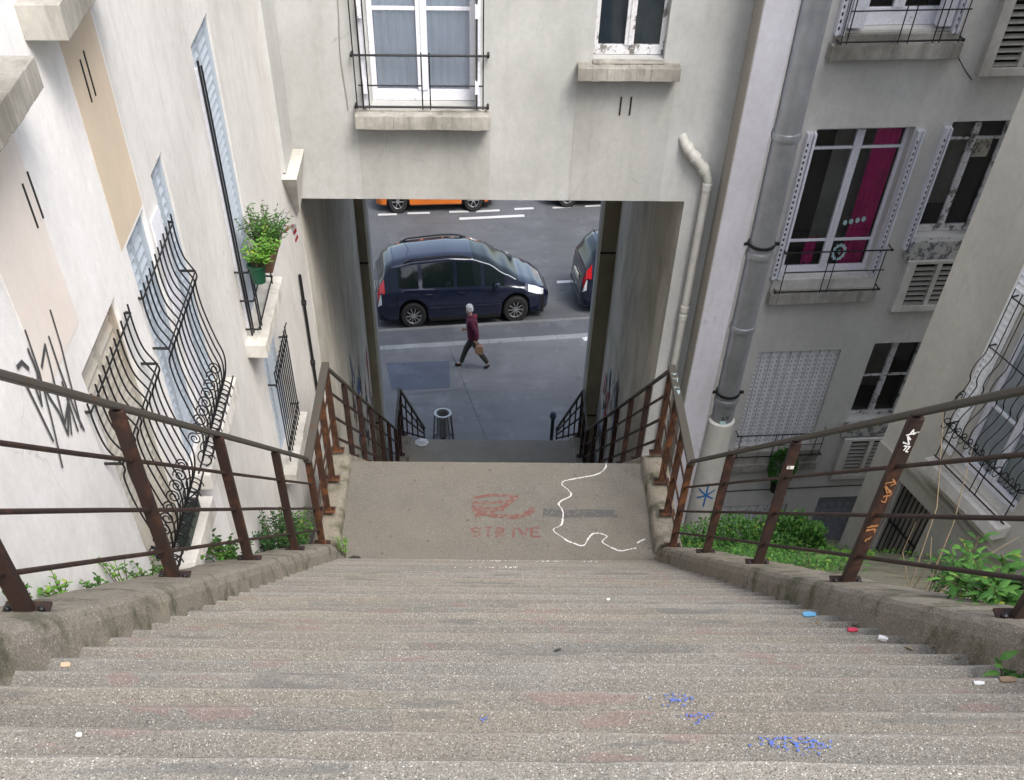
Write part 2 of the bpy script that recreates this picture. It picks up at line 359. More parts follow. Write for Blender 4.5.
# upper flight: 31 risers
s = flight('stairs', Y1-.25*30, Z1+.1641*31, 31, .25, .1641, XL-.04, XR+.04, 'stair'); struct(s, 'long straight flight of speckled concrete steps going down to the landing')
m = MB(); top_y = Y1-.25*31
m.box(W3, -5.5, 9, -6, top_y, 11.3, Z1+.1641*31+.0005)
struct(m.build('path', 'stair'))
m = MB(); m.box(W3, XL-.04, XR+.04, Y1+.004, Y2, Z1-.35, Z1); struct(m.build('landing', 'landing', bevel=.012), 'wide grey concrete landing below the long flight')
n2 = 31; r2 = (Z1-Z2)/n2; t2 = (Y3-Y2)/(n2-1)
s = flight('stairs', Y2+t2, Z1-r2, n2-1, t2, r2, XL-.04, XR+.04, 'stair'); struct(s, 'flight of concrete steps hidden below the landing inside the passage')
m = MB(); m.box(W3, XL-.04, XR+.04, Y3+.004, Y4, Z2-.3, Z2+.0); struct(m.build('landing', 'far_landing_lit', bevel=.012), 'far concrete landing inside the passage just above the street')
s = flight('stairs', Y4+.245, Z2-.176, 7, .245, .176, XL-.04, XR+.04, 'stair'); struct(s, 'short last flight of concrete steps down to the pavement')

# kerbs (stringers) beside the stairs
def kerb(x0, x1, inner, label, ys, zo, name='concrete_kerb'):
    """x0 inner face, x1 outer; swept along y"""
    m = MB(); rows = []
    sgn = 1 if x1 > x0 else -1
    y = ys[0]
    while y <= ys[1]+1e-6:
        z = plane_z(y)+zo(y); row = []
        j = jag(y, .018, 2.3, x0)+jag(y, .008, 11, x0)
        for (dx, dz) in ((-.015, -.6), (-.012, -.08), (0, -.03), (.02, -.006), (.06, 0), (.2, .003), (abs(x1-x0)-.03, -.004), (abs(x1-x0), -.03), (abs(x1-x0)+.0, -.7)):
            row.append(len(m.v)); m.v.append((x0+sgn*(dx+j*(.6 if dx < .05 else .2)), y, z+dz+jag(y*1.3+dx*9, .01, 6, x0)))
        rows.append(row); y += .09
    for a, b in zip(rows[:-1], rows[1:]):
        for i in range(len(a)-1): m.f.append((a[i], a[i+1], b[i+1], b[i]))
    m.f.append(tuple(rows[0])); m.f.append(tuple(rows[-1]))
    o = m.build(name, 'kerb', smooth=False)
    tag(o, label, 'kerb'); return o
kz = lambda y: .18 if y < 9.0 else (.17-.07*min(1, (y-9.0)/.5) if y < Y2 else .10)
kerb(XL-.0, -2.12, 0, 'mossy rough concrete kerb along the left side of the long flight of steps', (-3, 9.2), kz)
kerb(XR+.0, 2.50, 0, 'mossy rough concrete kerb with weeds along the right side of the long flight of steps', (-3, 9.2), kz)
kerb(XL, -2.0, 0, 'low concrete kerb on the left edge of the grey landing with the red stencil', (9.3, 11.2), kz)
kerb(XR, 2.36, 0, 'low concrete kerb on the right edge of the grey landing beside the chalk line', (9.3, 11.2), kz)
kerb(XL, -2.0, 0, 'concrete kerb going down the left side inside the passage', (11.3, 22.4), kz)
kerb(XR, 2.36, 0, 'concrete kerb going down the right side inside the passage', (11.3, 22.4), kz)

# sloping ground beside the stairs
def slope(x0, x1, y0, y1, dz, mat, nx=10, ny=80, amp=.03):
    m = MB(); rows = []
    for j in range(ny+1):
        y = y0+(y1-y0)*j/ny; row = []
        for i in range(nx+1):
            x = x0+(x1-x0)*i/nx; z = 12.55-KS*max(y, 1.55)+dz+noise.noise(Vector((x*1.5, y*1.5, 3)))*amp+noise.noise(Vector((x*6, y*6, 3)))*amp*.3
            row.append(len(m.v)); m.v.append((x, y, z))
        rows.append(row)
    for a, b in zip(rows[:-1], rows[1:]):
        for i in range(nx): m.f.append((a[i], a[i+1], b[i+1], b[i]))
    return m.build('ground', mat)
struct(slope(2.46, 9.5, -4, 15.6, .02, 'slab', 26, 90, .07), 'mossy sloping ground between the steps and the houses on the right')
struct(slope(-2.5, -1.98, -4, 13.6, .05, 'slab', 4, 80, .02), 'narrow earth strip between the steps and the white wall')

# ------------------------------------------------------------------ street
sv = math.radians(7.6); cs, sn = math.cos(sv), math.sin(sv)
def ST(u, w_, z): return (u*cs-w_*sn, 28.84+u*sn+w_*cs, z)      # u along the street, w across (0 = kerb)
m = MB(); m.box(ST, -60, 60, -.02, 200, -.42, -.13); m.box(W3, -260, 260, -60, 400, -.9, -.45)
struct(m.build('road', 'road'))
m = MB(); m.poly([(-60, 20.9, 0), (60, 20.9, 0), ST(60, -.14, 0), ST(-60, -.14, 0)]); struct(m.build('pavement', 'pavement'))
m = MB(); m.box(ST, -60, 60, -.14, 0, -.2, .004); struct(m.build('kerb_stone', 'kerbgrey', bevel=.01))
m = MB()
m.poly([ST(-60, -.93, .004), ST(60, -.93, .004), ST(60, -.145, .004), ST(-60, -.145, .004)]); struct(m.build('pavement_edge', 'gutter_asphalt'))
m = MB(); u = -30
while u < 30: m.box(ST, u, u+.985, -1.17, -.935, -.05, .008); u += 1
struct(m.build('granite_strip', 'granite'))
m = MB()
m.poly([(-2.75, 26.6, .004), (-.97, 26.74, .004), (-.92, 25.36, .004), (-2.5, 25.24, .004)])
struct(m.build('pavement_patch', 'patch'), 'dark bluish rectangular asphalt repair in the pavement')
m = MB()
m.poly([ST(x, y, .0045) for x, y in ((-1.17, -1.2), (-1.15, -1.2), (-.62, -6.5), (-.64, -6.5))]); m.poly([ST(x, y, .0045) for x, y in ((-2.6, -3.5), (-1.0, -3.42), (-1.0, -3.44), (-2.6, -3.52))])
struct(m.build('pavement_joint', 'gutter_asphalt'))
# far side of the road: pavement beyond the parked cars
m = MB(); m.box(ST, -60, 60, 10.2, 14, -.2, 0); struct(m.build('pavement', 'pavement', bevel=.01), 'pavement on the far side of the street')
def mark(x0, y0, x1, y1, wd):
    mm = MB(); d = Vector((x1-x0, y1-y0)).normalized(); n = Vector((-d.y, d.x))*wd/2; z = -.124
    k = 8
    for i in range(k):
        a = Vector((x0, y0)).lerp(Vector((x1, y1)), i/k); b = Vector((x0, y0)).lerp(Vector((x1, y1)), (i+1)/k)
        mm.poly([(a.x-n.x, a.y-n.y, z), (b.x-n.x, b.y-n.y, z), (b.x+n.x, b.y+n.y, z), (a.x+n.x, a.y+n.y, z)])
    return struct(mm.build('road_marking', 'roadpaint'))
for a in ((-3.58, 36.1, -2.95, 36.15, .14), (-2.6, 36.22, -1.85, 36.27, .14), (-1.2, 36.35, -.55, 36.4, .14), (-.3, 36.4, .5, 36.5, .14), (-.85, 35.85, 1.33, 36.12, .17), (1.0, 36.6, 1.65, 36.68, .14), (2.3, 36.72, 2.9, 36.8, .12), (3.4, 36.85, 4.1, 36.95, .12), (2.25, 31.6, 2.85, 31.68, .16)): mark(*a)
m = MB(); m.poly([(2.9, 27.85, .006), (3.15, 27.95, .03), (3.1, 28.12, .012), (2.82, 28.05, .006)]); tag(m.build('paper_scrap', plain('paper', (.7, .7, .7), .8), fix=False), 'white sheet of paper lying on the pavement near the right pillar', 'litter')

# ------------------------------------------------------------------ walls with openings
def wall_mesh(m, T, u0, u1, z0, z1, holes, depth=.2, thick=None):
    us = sorted({u0, u1, *[h[0] for h in holes], *[h[1] for h in holes]}); zs = sorted({z0, z1, *[h[2] for h in holes], *[h[3] for h in holes]})
    for a, b in zip(us[:-1], us[1:]):
        for c, d in zip(zs[:-1], zs[1:]):
            cu, cz = (a+b)/2, (c+d)/2
            if any(h[0] < cu < h[1] and h[2] < cz < h[3] for h in holes): continue
            m.quad(T(a, 0, c), T(b, 0, c), T(b, 0, d), T(a, 0, d))
    for (a, b, c, d) in holes:
        q = -depth
        m.quad(T(a, 0, c), T(a, q, c), T(a, q, d), T(a, 0, d)); m.quad(T(b, 0, c), T(b, 0, d), T(b, q, d), T(b, q, c))
        m.quad(T(a, 0, d), T(a, q, d), T(b, q, d), T(b, 0, d)); m.quad(T(a, 0, c), T(b, 0, c), T(b, q, c), T(a, q, c))
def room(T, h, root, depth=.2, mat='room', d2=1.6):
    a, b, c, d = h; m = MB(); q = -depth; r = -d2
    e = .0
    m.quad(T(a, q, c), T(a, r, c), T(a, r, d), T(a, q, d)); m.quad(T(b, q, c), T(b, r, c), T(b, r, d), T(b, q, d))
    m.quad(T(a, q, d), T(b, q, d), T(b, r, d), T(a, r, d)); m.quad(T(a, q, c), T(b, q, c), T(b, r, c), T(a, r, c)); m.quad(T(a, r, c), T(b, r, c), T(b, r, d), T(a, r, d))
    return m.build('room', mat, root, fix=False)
def window(T, root, h, depth=.16, bars=(), fr=.05, stile=.08, mat='whitepaint', glass='glass', inner=None, label=None, mid=True):
    a, b, c, d = h; q = -depth; m = MB(); t = .05; e = .003
    a += e; b -= e; c += e; d -= e
    m.box(T, a, a+fr, q-t, q, c, d); m.box(T, b-fr, b, q-t, q, c, d)
    m.box(T, a+fr, b-fr, q-t, q, c, c+fr*1.5); m.box(T, a+fr, b-fr, q-t, q, d-fr, d)
    cu = (a+b)/2
    if mid:
        m.box(T, cu-stile/2, cu+stile/2, q-t, q+.012, c+fr*1.5, d-fr); m.box(T, cu-.012, cu+.012, q+.012, q+.024, c+fr*1.5, d-fr)
    for z in bars:
        if mid: m.box(T, a+fr, cu-stile/2, q-t+.01, q-.005, z-.014, z+.014); m.box(T, cu+stile/2, b-fr, q-t+.01, q-.005, z-.014, z+.014)
        else: m.box(T, a+fr, b-fr, q-t+.01, q-.005, z-.014, z+.014)
    o = m.build('window', mat, root, bevel=.004, label=label)
    g = MB(); g.quad(T(a+fr*.5, q-.03, c+.03), T(b-fr*.5, q-.03, c+.03), T(b-fr*.5, q-.03, d-.03), T(a+fr*.5, q-.03, d-.03)); g.build('pane', glass, o, fix=False)
    if inner: inner(o, a, b, c, d, q)
    return o
def curtain(T, a, b, c, d, w_, mat, parent, waves=9, amp=.02, name='curtain'):
    m = MB(); k = waves*8; rows = []
    for i in range(k+1):
        u = a+(b-a)*i/k; ww = w_+amp*math.sin(2*math.pi*waves*i/k)
        rows.append((len(m.v), len(m.v)+1)); m.v += [tuple(T(u, ww, c)), tuple(T(u, ww, d))]
    for p, q in zip(rows[:-1], rows[1:]): m.f.append((p[0], q[0], q[1], p[1]))
    return m.build(name, mat, parent, smooth=True)
def sill(T, root, u0, u1, z0, z1, w_=.16, mat='sill', label=None, back=0.0):
    m = MB(); k = 14
    for i in range(k):          # slightly uneven blocks of stone, one mesh
        a = u0+(u1-u0)*i/k; b = u0+(u1-u0)*(i+1)/k; j = random.uniform(-.004, .004)
        m.box(T, a, b, -back, w_+j, z0+random.uniform(-.003, .003), z1+random.uniform(-.002, .002))
    return m.build('sill', mat, root, label=label, bevel=.004)
def stain(T, root, u0, u1, z0, z1): pass

# ---- left building -------------------------------------------------
WX = -2.32
def TL(u, w_, z): return (WX+w_, u, z)
lb = thing('white_building', 'tall bright white rendered building with bellied window guards along the left of the steps', 'building', (WX-1, 6, 7))
win1 = (5.40, 6.30, 8.93, 10.45); win2 = (6.78, 7.34, 9.05, 10.52); win3 = (7.70, 8.10, 9.05, 10.57); winA = (9.60, 10.40, 8.72, 10.72); winS = (9.98, 10.98, 7.12, 8.24); winT = (4.7, 5.5, 11.72, 13.4); winU = (6.5, 7.2, 11.76, 13.4)
win0 = (10.7, 11.9, 11.1, 13.0)
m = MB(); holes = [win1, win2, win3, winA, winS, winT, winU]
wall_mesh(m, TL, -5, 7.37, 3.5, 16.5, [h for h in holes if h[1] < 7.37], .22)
m2_ = MB(); wall_mesh(m2_, TL, 7.37, 13.48, 3.5, 16.5, [h for h in holes if h[0] > 7.37], .22); m2_.build('wall', 'shaded_white_wall', lb, fix=False)
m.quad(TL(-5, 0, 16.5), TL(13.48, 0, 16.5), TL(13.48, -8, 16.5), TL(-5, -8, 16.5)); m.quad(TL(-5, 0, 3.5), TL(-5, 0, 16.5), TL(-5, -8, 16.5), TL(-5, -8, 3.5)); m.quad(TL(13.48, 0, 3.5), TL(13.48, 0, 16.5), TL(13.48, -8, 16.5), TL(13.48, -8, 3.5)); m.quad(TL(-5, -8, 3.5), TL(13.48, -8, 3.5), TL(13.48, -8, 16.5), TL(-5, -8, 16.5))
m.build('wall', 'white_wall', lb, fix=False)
# beige spandrel panels and shallow piers
for (a, b, c, d, mt) in ((4.9, 5.62, 10.62, 11.59, 'beige_pale'), (6.66, 7.34, 10.54, 11.61, 'beige')):
    m = MB(); m.box(TL, a, b, -.01, .003, c, d); m.build('spandrel_panel', mt, lb)
m = MB(); m.box(TL, 12.75, 13.47, -.01, .04, 8.87, 16.4); m.build('pier', 'grey_wall', lb, bevel=.01)
# wedge corbel
m = MB(); P = [(12.62, 8.86), (13.46, 8.86), (13.46, 8.36), (13.2, 8.34)]
a = [TL(u, .0, z) for u, z in P]; b = [TL(u, .17 if z > 8.8 else .05, z) for u, z in P]
m.poly(a); m.poly(b)
for i in range(4): m.quad(a[i], a[(i+1) % 4], b[(i+1) % 4], b[i])
m.build('corbel', 'sill_white', lb, bevel=.01)
def louvre(T, a, b, c, d, q, parent, mat='shutter_blue', name='shutter', pitch=.06):
    m = MB(); f = .028
    m.box(T, a, a+f, q-.03, q, c, d); m.box(T, b-f, b, q-.03, q, c, d); m.box(T, a+f, b-f, q-.03, q, c, c+f); m.box(T, a+f, b-f, q-.03, q, d-f, d)
    z = c+f
    while z < d-f:
        p0 = T(a+f, q-.002, z); p1 = T(b-f, q-.002, z); p2 = T(b-f, q-.030, z+pitch*.9); p3 = T(a+f, q-.030, z+pitch*.9)
        p4 = T(b-f, q-.030, z-.006); p5 = T(a+f, q-.030, z-.006)
        m.quad(p0, p1, p2, p3); m.quad(p5, p4, p1, p0); z += pitch
    m.quad(T(a+f, q-.034, c), T(b-f, q-.034, c), T(b-f, q-.034, d), T(a+f, q-.034, d))
    return m.build(name, mat, parent, fix=True)
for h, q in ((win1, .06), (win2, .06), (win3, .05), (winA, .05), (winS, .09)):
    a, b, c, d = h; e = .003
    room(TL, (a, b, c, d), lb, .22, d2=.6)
    wo = MB(); f = .022
    wo.box(TL, a+e, a+f, -q-.02, -q+.03, c+e, d-e); wo.box(TL, b-f, b-e, -q-.02, -q+.03, c+e, d-e); wo.box(TL, a+f, b-f, -q-.02, -q+.03, d-f, d-e); wo.box(TL, a+f, b-f, -q-.02, -q+.03, c+e, c+f)
    wf = wo.build('window', 'shutter_beige' if h is win1 else 'shutter_blue', lb, bevel=.003)
    cu = (a+b)/2
    sm_ = 'shutter_beige' if h is win1 else 'shutter_blue'; louvre(TL, a+f+e, cu-.004, c+f, d-f, -q+.01, wf, sm_); louvre(TL, cu+.004, b-f-e, c+f, d-f, -q+.01, wf, sm_)
for h in (winT, winU):
    room(TL, h, lb, .22, d2=1); window(TL, lb, h, .15, (12.4,), glass='glass_blue')
sill(TL, lb, 4.4, 5.64, 11.60, 11.71, .22, 'sill'); sill(TL, lb, 6.17, 7.3, 11.62, 11.75, .22, 'sill')
sill(TL, lb, 5.2, 6.62, 8.80, 8.93, .17, 'sill_white'); sill(TL, lb, 6.70, 8.12, 8.93, 9.05, .17, 'sill_white')
sill(TL, lb, 9.35, 10.72, 8.6, 8.71, .20, 'sill_white'); sill(TL, lb, 9.85, 11.15, 7.0, 7.11, .15, 'sill_white')
for (u, z0, z1) in ((5.51, 11.1, 11.28), (5.62, 11.1, 11.29), (6.9, 11.18, 11.36), (7.0, 11.18, 11.37)):
    m = MB(); m.box(TL, u-.007, u+.007, .0, .009, z0, z1); m.build('vent_slot', 'slot', lb)
# white open shutter edges by far windows
m = MB(); m.box(TL, 9.57, 9.59, .0, .02, 8.75, 10.6); m.build('folded_shutter', 'whitepaint', lb)
m = MB(); m.box(TL, 7.40, 7.66, .0, .012, 9.1, 10.42); m.build('folded_shutter', 'whitepaint', lb, bevel=.004)
# bellied window guards
def belly(T, root, u0, u1, prof, nb, zj, mat='iron', scroll=True, r=.0068, label=None):
    m = MB()
    def P(u, s_, k=1): return T(u, s_[0]*k, s_[1])
    # catmull-rom densify
    def dens(pr, n=5):
        out = []
        for i in range(len(pr)-1):
            p0 = Vector(pr[max(i-1, 0)]); p1 = Vector(pr[i]); p2 = Vector(pr[i+1]); p3 = Vector(pr[min(i+2, len(pr)-1)])
            for j in range(n):
                t = j/n; out.append(tuple(.5*((2*p1)+(-p0+p2)*t+(2*p0-5*p1+4*p2-p3)*t*t+(-p0+3*p1-3*p2+p3)*t**3)))
        out.append(tuple(pr[-1])); return out
    dp = dens(prof)
    for i in range(nb):
        u = u0+(u1-u0)*i/(nb-1); m.tube([T(u, p[0], p[1]) for p in dp], r, 6)
    for zz in zj:
        k = min(dp, key=lambda p: abs(p[1]-zz)); m.tube([T(u0, k[0]+.006, k[1]), T(u1, k[0]+.006, k[1])], r*.9, 6)
        m.tube([T(u0, 0, k[1]), T(u0, k[0], k[1])], r*1.2, 6); m.tube([T(u1, 0, k[1]), T(u1, k[0], k[1])], r*1.2, 6)
    o = m.build('window_guard', mat, root, smooth=True, label=label)
    if scroll:
        s_ = MB()
        def spiral(u, w_, z, R_, dirn=1, turns=1.6):
            pts = []
            for i in range(26):
                t = i/25; a = t*turns*2*math.pi; rr = R_*(1-.75*t); pts.append(T(u, w_+dirn*rr*math.cos(a), z+rr*math.sin(a)))
            s_.tube(pts, r*.75, 5)
        zb = prof[-1][1]; n = 9
        for i in range(n):
            u = u0+(u1-u0)*(i+.5)/n; spiral(u, .14, zb+.13, .075); spiral(u+.03, .09, zb+.27, .05, -1)
            s_.tube([T(u, .03, zb), T(u+.05, .16, zb+.07), T(u+.02, .22, zb+.2)], r*.8, 5)
        s_.tube([T(u0, .22, zb+.2), T(u1, .22, zb+.2)], r, 6)
        s_.build('scrollwork', mat, o, smooth=True)
    return o
prof2 = [(.03, 10.30), (.03, 10.16), (.05, 10.04), (.115, 9.93), (.09, 9.86), (.10, 9.7), (.145, 9.5), (.185, 9.36), (.16, 9.22), (.09, 9.08), (.04, 9.0)]
prof1 = [(w_, z+.06) for w_, z in prof2]
belly(TL, lb, 6.72, 7.84, prof2, 12, (10.24, 9.95), label='black bellied iron guard over the farther shuttered window')
belly(TL, lb, 5.26, 6.40, prof1, 12, (10.3, 10.01), label='black bellied iron guard over the nearer window')
# flat grille of the small window
m = MB()
for i in range(10):
    u = 10.0+i*.105; m.tube([TL(u, .09, 7.18), TL(u, .09, 8.14)], .008, 6)
for z in (7.3, 8.02): m.tube([TL(9.95, .09, z), TL(11.0, .09, z)], .009, 6)
for u in (9.98, 10.97):
    for z in (7.3, 8.02): m.tube([TL(u, 0, z), TL(u, .09, z)], .009, 6)
for i in range(10): m.tube([TL(10.0+i*.105, .09, 8.13), TL(10.0+i*.105+.02, .115, 8.17)], .007, 5)
m.build('window_guard', 'iron', lb, smooth=True, label='flat black barred guard over the small low window')
# window A guard
m = MB()
for u in (9.58, 9.66, 10.5): m.tube([TL(u, .13, 8.74), TL(u, .13, 9.25)], .008, 6)
for z in (8.78, 9.02, 9.25): m.tube([TL(9.5, .13, z), TL(10.56, .13, z)], .008, 6); m.tube([TL(9.5, 0, z), TL(9.5, .13, z)], .008, 6); m.tube([TL(10.56, 0, z), TL(10.56, .13, z)], .008, 6)
m.tube([TL(9.52, .05, 8.72), TL(9.52, .05, 10.66)], .011, 6); m.tube([TL(9.57, .06, 8.72), TL(9.57, .06, 10.62)], .009, 6)
m.build('window_guard', 'iron', lb, smooth=True, label='thin iron rail across the tall blue shuttered window')
# black planter trough inside guards
m = MB(); m.box(TL, 5.95, 6.45, .02, .11, 8.94, 9.03); m.build('trough', plain('dark green metal', (.015, .03, .025), .5), lb, bevel=.01)
# black wall pipe, soil fittings
m = MB(); m.tube([TL(12.70, .03, 7.9), TL(12.72, .03, 6.7), TL(12.72, .03, 5.6)], .02, 8)
for z in (7.6, 6.9, 6.2): m.tube([TL(12.70, .0, z), TL(12.70, .06, z)], .03, 8)
m.build('wall_pipe', 'iron', lb, smooth=True)
m = MB(); m.tube([TL(5.5, 0, 9.27), TL(5.5, .09, 9.25), TL(5.5, .11, 9.18), TL(5.5, .11, 8.86)], .012, 8); m.tube([TL(5.42, .05, 9.23), TL(5.6, .05, 9.25)], .014, 8); m.build('wall_pipe', 'iron', lb, smooth=True)
# little hole panel & tag
GR = [((24, 330), (40, 372), (52, 420), (62, 465)), ((50, 313), (57, 345), (72, 400), (80, 426)), ((43, 337), (52, 365), (70, 412), (78, 432)), ((35, 361), (42, 345), (52, 395), (58, 420), (62, 410), (66, 400), (64, 430)), ((27, 352), (34, 372), (48, 400), (60, 418), (66, 437), (68, 400)), ((18, 383), (35, 412), (51, 442)), ((30, 384), (36, 407), (35, 375)), ((66, 380), (72, 400), (78, 425)), ((16, 376), (24, 374), (28, 378))]
GC = [[(4.91, 10.9), (4.88, 10.72), (4.80, 10.52), (4.70, 10.33)], [(5.29, 10.82), (5.26, 10.67), (5.17, 10.43), (5.12, 10.31)], [(5.15, 10.76), (5.13, 10.62), (5.12, 10.40), (5.14, 10.28)],
      [(4.93, 10.72), (5.07, 10.76), (4.98, 10.55), (4.93, 10.43), (5.0, 10.45), (5.08, 10.47), (4.96, 10.36)], [(4.86, 10.84), (4.86, 10.74), (4.88, 10.60), (4.92, 10.50), (4.92, 10.38), (5.10, 10.48)], [(4.68, 10.80), (4.70, 10.64), (4.72, 10.46)],
      [(4.78, 10.74), (4.76, 10.62), (4.86, 10.74)], [(5.10, 10.56), (5.08, 10.44), (5.06, 10.32)], [(4.67, 10.85), (4.74, 10.84), (4.78, 10.79)]]
m = MB()
for q in GC:
    pts = []
    for a, b in zip(q[:-1], q[1:]):
        for i in range(6): pts.append((a[0]+(b[0]-a[0])*i/6, a[1]+(b[1]-a[1])*i/6))
    pts.append(q[-1]); m.ribbon(TL, pts, .021, .006+random.random()*.002)
m.build('graffiti', 'tag', lb, fix=False)

# ---- centre building over the passage ------------------------------
FY = 13.5
def TC(u, w_, z): return (u, FY-w_, z)
cb = thing('bridging_building', 'off white rendered building spanning over the stairs with an open passage beneath', 'building', (0, FY, 0))
cw1 = (-1.31, -.12, 9.24, 11.6); cw2 = (1.19, 1.98, 9.64, 11.6)
LZ = 8.375
m = MB(); wall_mesh(m, TC, -2.40, 2.87, LZ, 17, [cw1, cw2], .24)
m.quad((-2.4, FY, LZ), (-2.4, 21.4, LZ), (2.87, 21.4, LZ), (2.87, FY, LZ))         # ceiling of the passage
m.quad((-2.4, FY, 17), (2.87, FY, 17), (2.87, 21.4, 17), (-2.4, 21.4, 17)); m.quad((-2.4, 21.4, LZ), (2.87, 21.4, LZ), (2.87, 21.4, 17), (-2.4, 21.4, 17))
m.quad((-2.4, FY, LZ), (-2.4, 21.4, LZ), (-2.4, 21.4, 17), (-2.4, FY, 17)); m.quad((2.87, FY, LZ), (2.87, 21.4, LZ), (2.87, 21.4, 17), (2.87, FY, 17))
m.build('wall', 'grey_wall', cb, fix=False)
# passage side walls
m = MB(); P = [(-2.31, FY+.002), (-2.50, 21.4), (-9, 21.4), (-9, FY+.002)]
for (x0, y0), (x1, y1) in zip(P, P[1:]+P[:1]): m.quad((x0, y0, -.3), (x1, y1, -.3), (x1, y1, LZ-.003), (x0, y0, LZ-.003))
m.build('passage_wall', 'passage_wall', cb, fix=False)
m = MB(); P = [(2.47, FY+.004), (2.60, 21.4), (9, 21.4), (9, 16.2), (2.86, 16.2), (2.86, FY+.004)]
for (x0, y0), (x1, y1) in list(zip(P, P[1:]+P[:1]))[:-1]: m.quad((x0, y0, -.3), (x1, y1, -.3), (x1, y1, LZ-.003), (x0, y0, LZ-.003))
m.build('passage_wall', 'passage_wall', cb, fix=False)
m = MB(); m.quad((2.47, FY, 3), (2.87, FY, 3), (2.87, FY, LZ), (2.47, FY, LZ)); m.build('wall', 'grey_wall', cb, fix=False)
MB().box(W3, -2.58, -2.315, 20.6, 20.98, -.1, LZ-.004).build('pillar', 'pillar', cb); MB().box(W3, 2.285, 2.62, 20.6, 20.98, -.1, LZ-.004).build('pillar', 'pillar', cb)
MB().box(W3, -2.58, -2.31, 20.983, 21.38, -.1, LZ-.004).build('pillar_lit_edge', 'pillar_lit_side', cb); MB().box(W3, 2.28, 2.62, 20.983, 21.38, -.1, LZ-.004).build('pillar_lit_edge', 'pillar_lit_side', cb)
for z in (1.9, 5.0):
    MB().box(W3, 2.28, 2.62, 20.585, 20.598, z, z+.03).build('pillar_joint', 'slot', cb); MB().box(W3, -2.56, -2.31, 20.585, 20.598, z-.2, z-.17).build('pillar_joint', 'slot', cb)
# graffiti on passage walls near the far end
def TPR(u, w_, z): return (2.47+(u-FY)*.0114-w_, u, z)
def TPL(u, w_, z): return (-2.31-(u-FY)*.024+w_, u, z)
gcols = [plain('spray '+n, c, .7, 0, .2, 20, 0) for n, c in (('blue', (.05, .12, .3)), ('pale', (.4, .45, .5)), ('red', (.35, .05, .06)), ('black', (.03, .03, .03)))]
for T, ys, zf in ((TPR, (17.2, 20.3), -.0), (TPL, (16.8, 20.3), 0)):
    for gi, gm in enumerate(gcols):
        for k in range(7):
            m = MB(); y = random.uniform(*ys); zb = plane_z(y); z = zb+random.uniform(.7, 2.1); pts = [(y, z)]
            for i in range(7): y += random.uniform(-.16, .18); z += random.uniform(-.3, .25); pts.append((y, z))
            m.ribbon(T, pts, random.choice((.04, .07, .12)), .004+gi*.0012)
            m.build('graffiti', gm, cb, fix=False)
M['patch_render'] = plaster('repaired render', (.475, .475, .455), (.30, .295, .27), .65, .42)
for a, b, c, d in ((-1.50, .05, LZ+.003, 9.08), (1.03, 2.15, LZ+.003, 9.50)): MB().box(TC, a, b, -.01, .0035, c, d).build('render_patch', 'patch_render', cb)
# window 1
def in1(o, a, b, c, d, q):
    cu = (a+b)/2; curtain(TC, a+.05, cu-.02, c+.08, d, q-.065, 'curtain', o, 6, .012); curtain(TC, cu+.02, b-.05, c+.08, d, q-.065, 'curtain', o, 6, .012)
room(TC, cw1, cb, .24); window(TC, cb, cw1, .15, (9.98, 10.9), .06, .12, 'whitepaint', 'glass', in1, 'white french window with net curtains')
def in2(o, a, b, c, d, q): curtain(TC, a+.05, b-.05, c+.05, d, q-.1, plain('dark blue drape', (.09, .14, .19), .9, 0, .3, 4, 0), o, 5, .012)
room(TC, cw2, cb, .24); window(TC, cb, cw2, .13, (10.8,), .05, .10, 'whiteold', 'glass_blue', in2, 'narrow casement with flaking white paint and dark panes')
sill(TC, cb, -1.50, .06, 9.085, 9.205, .2); sill(TC, cb, 1.02, 2.16, 9.51, 9.615, .2)
m = MB(); m.box(TC, 1.19, 1.98, -.1, .08, 9.616, 9.638); m.build('sill_bed', 'sill', cb, bevel=.006)
m = MB()
for x in (-1.47, -1.40, -1.33, -.72, -.63, -.10, -.03): m.tube([TC(x, .08, 9.23), TC(x, .08, 9.70 if x in (-.72, -.63) else 11.6)], .0085 if x in (-1.40, -.10) else .0075, 6)
for z, a, b in ((9.675, -1.50, .03), (9.25, -1.47, .03)): m.tube([TC(a, .08, z), TC(b, .08, z)], .010, 6)
m.tube([TC(-1.44, .08, 9.43), TC(-.72, .08, 9.43)], .007, 6); m.tube([TC(-.63, .08, 9.43), TC(-.03, .08, 9.43)], .007, 6)
for x in (-1.49, .025):
    for z in (9.675, 9.25): m.tube([TC(x, 0, z), TC(x, .10, z)], .015, 8)
m.build('guard_rail', 'iron', cb, smooth=True)
m = MB()
for x in (-1.36, -.10):
    for z in (9.42, 10.02): MB().box(TC, x-.02, x+.02, .05, .115, z-.05, z+.05).build('shutter_hinge', 'whitepaint', cb)
for a, b in ((-1.39, -1.345), (-.105, -.06)): MB().box(TC, a, b, .0, .05, 9.25, 11.6).build('folded_shutter', 'whitepaint', cb)
m = MB()
m.tube([TC(-1.60+.015*math.sin(z*7), .012, z) for z in [9.2+.1*i for i in range(24)]], .005, 5); m.build('cable', 'strip_wall', cb)
m = MB()
for x in (1.55, 1.665): m.box(TC, x-.011, x+.011, 0, .006, 9.17, 9.33)
m.build('vent_slot', 'slot', cb)
m = MB()
for x in (1.55, 1.665): m.box(TC, x-.016, x-.0105, 0, .012, 9.165, 9.335); m.box(TC, x+.0105, x+.016, 0, .012, 9.165, 9.335)
m.build('slot_rim', 'sill', cb)

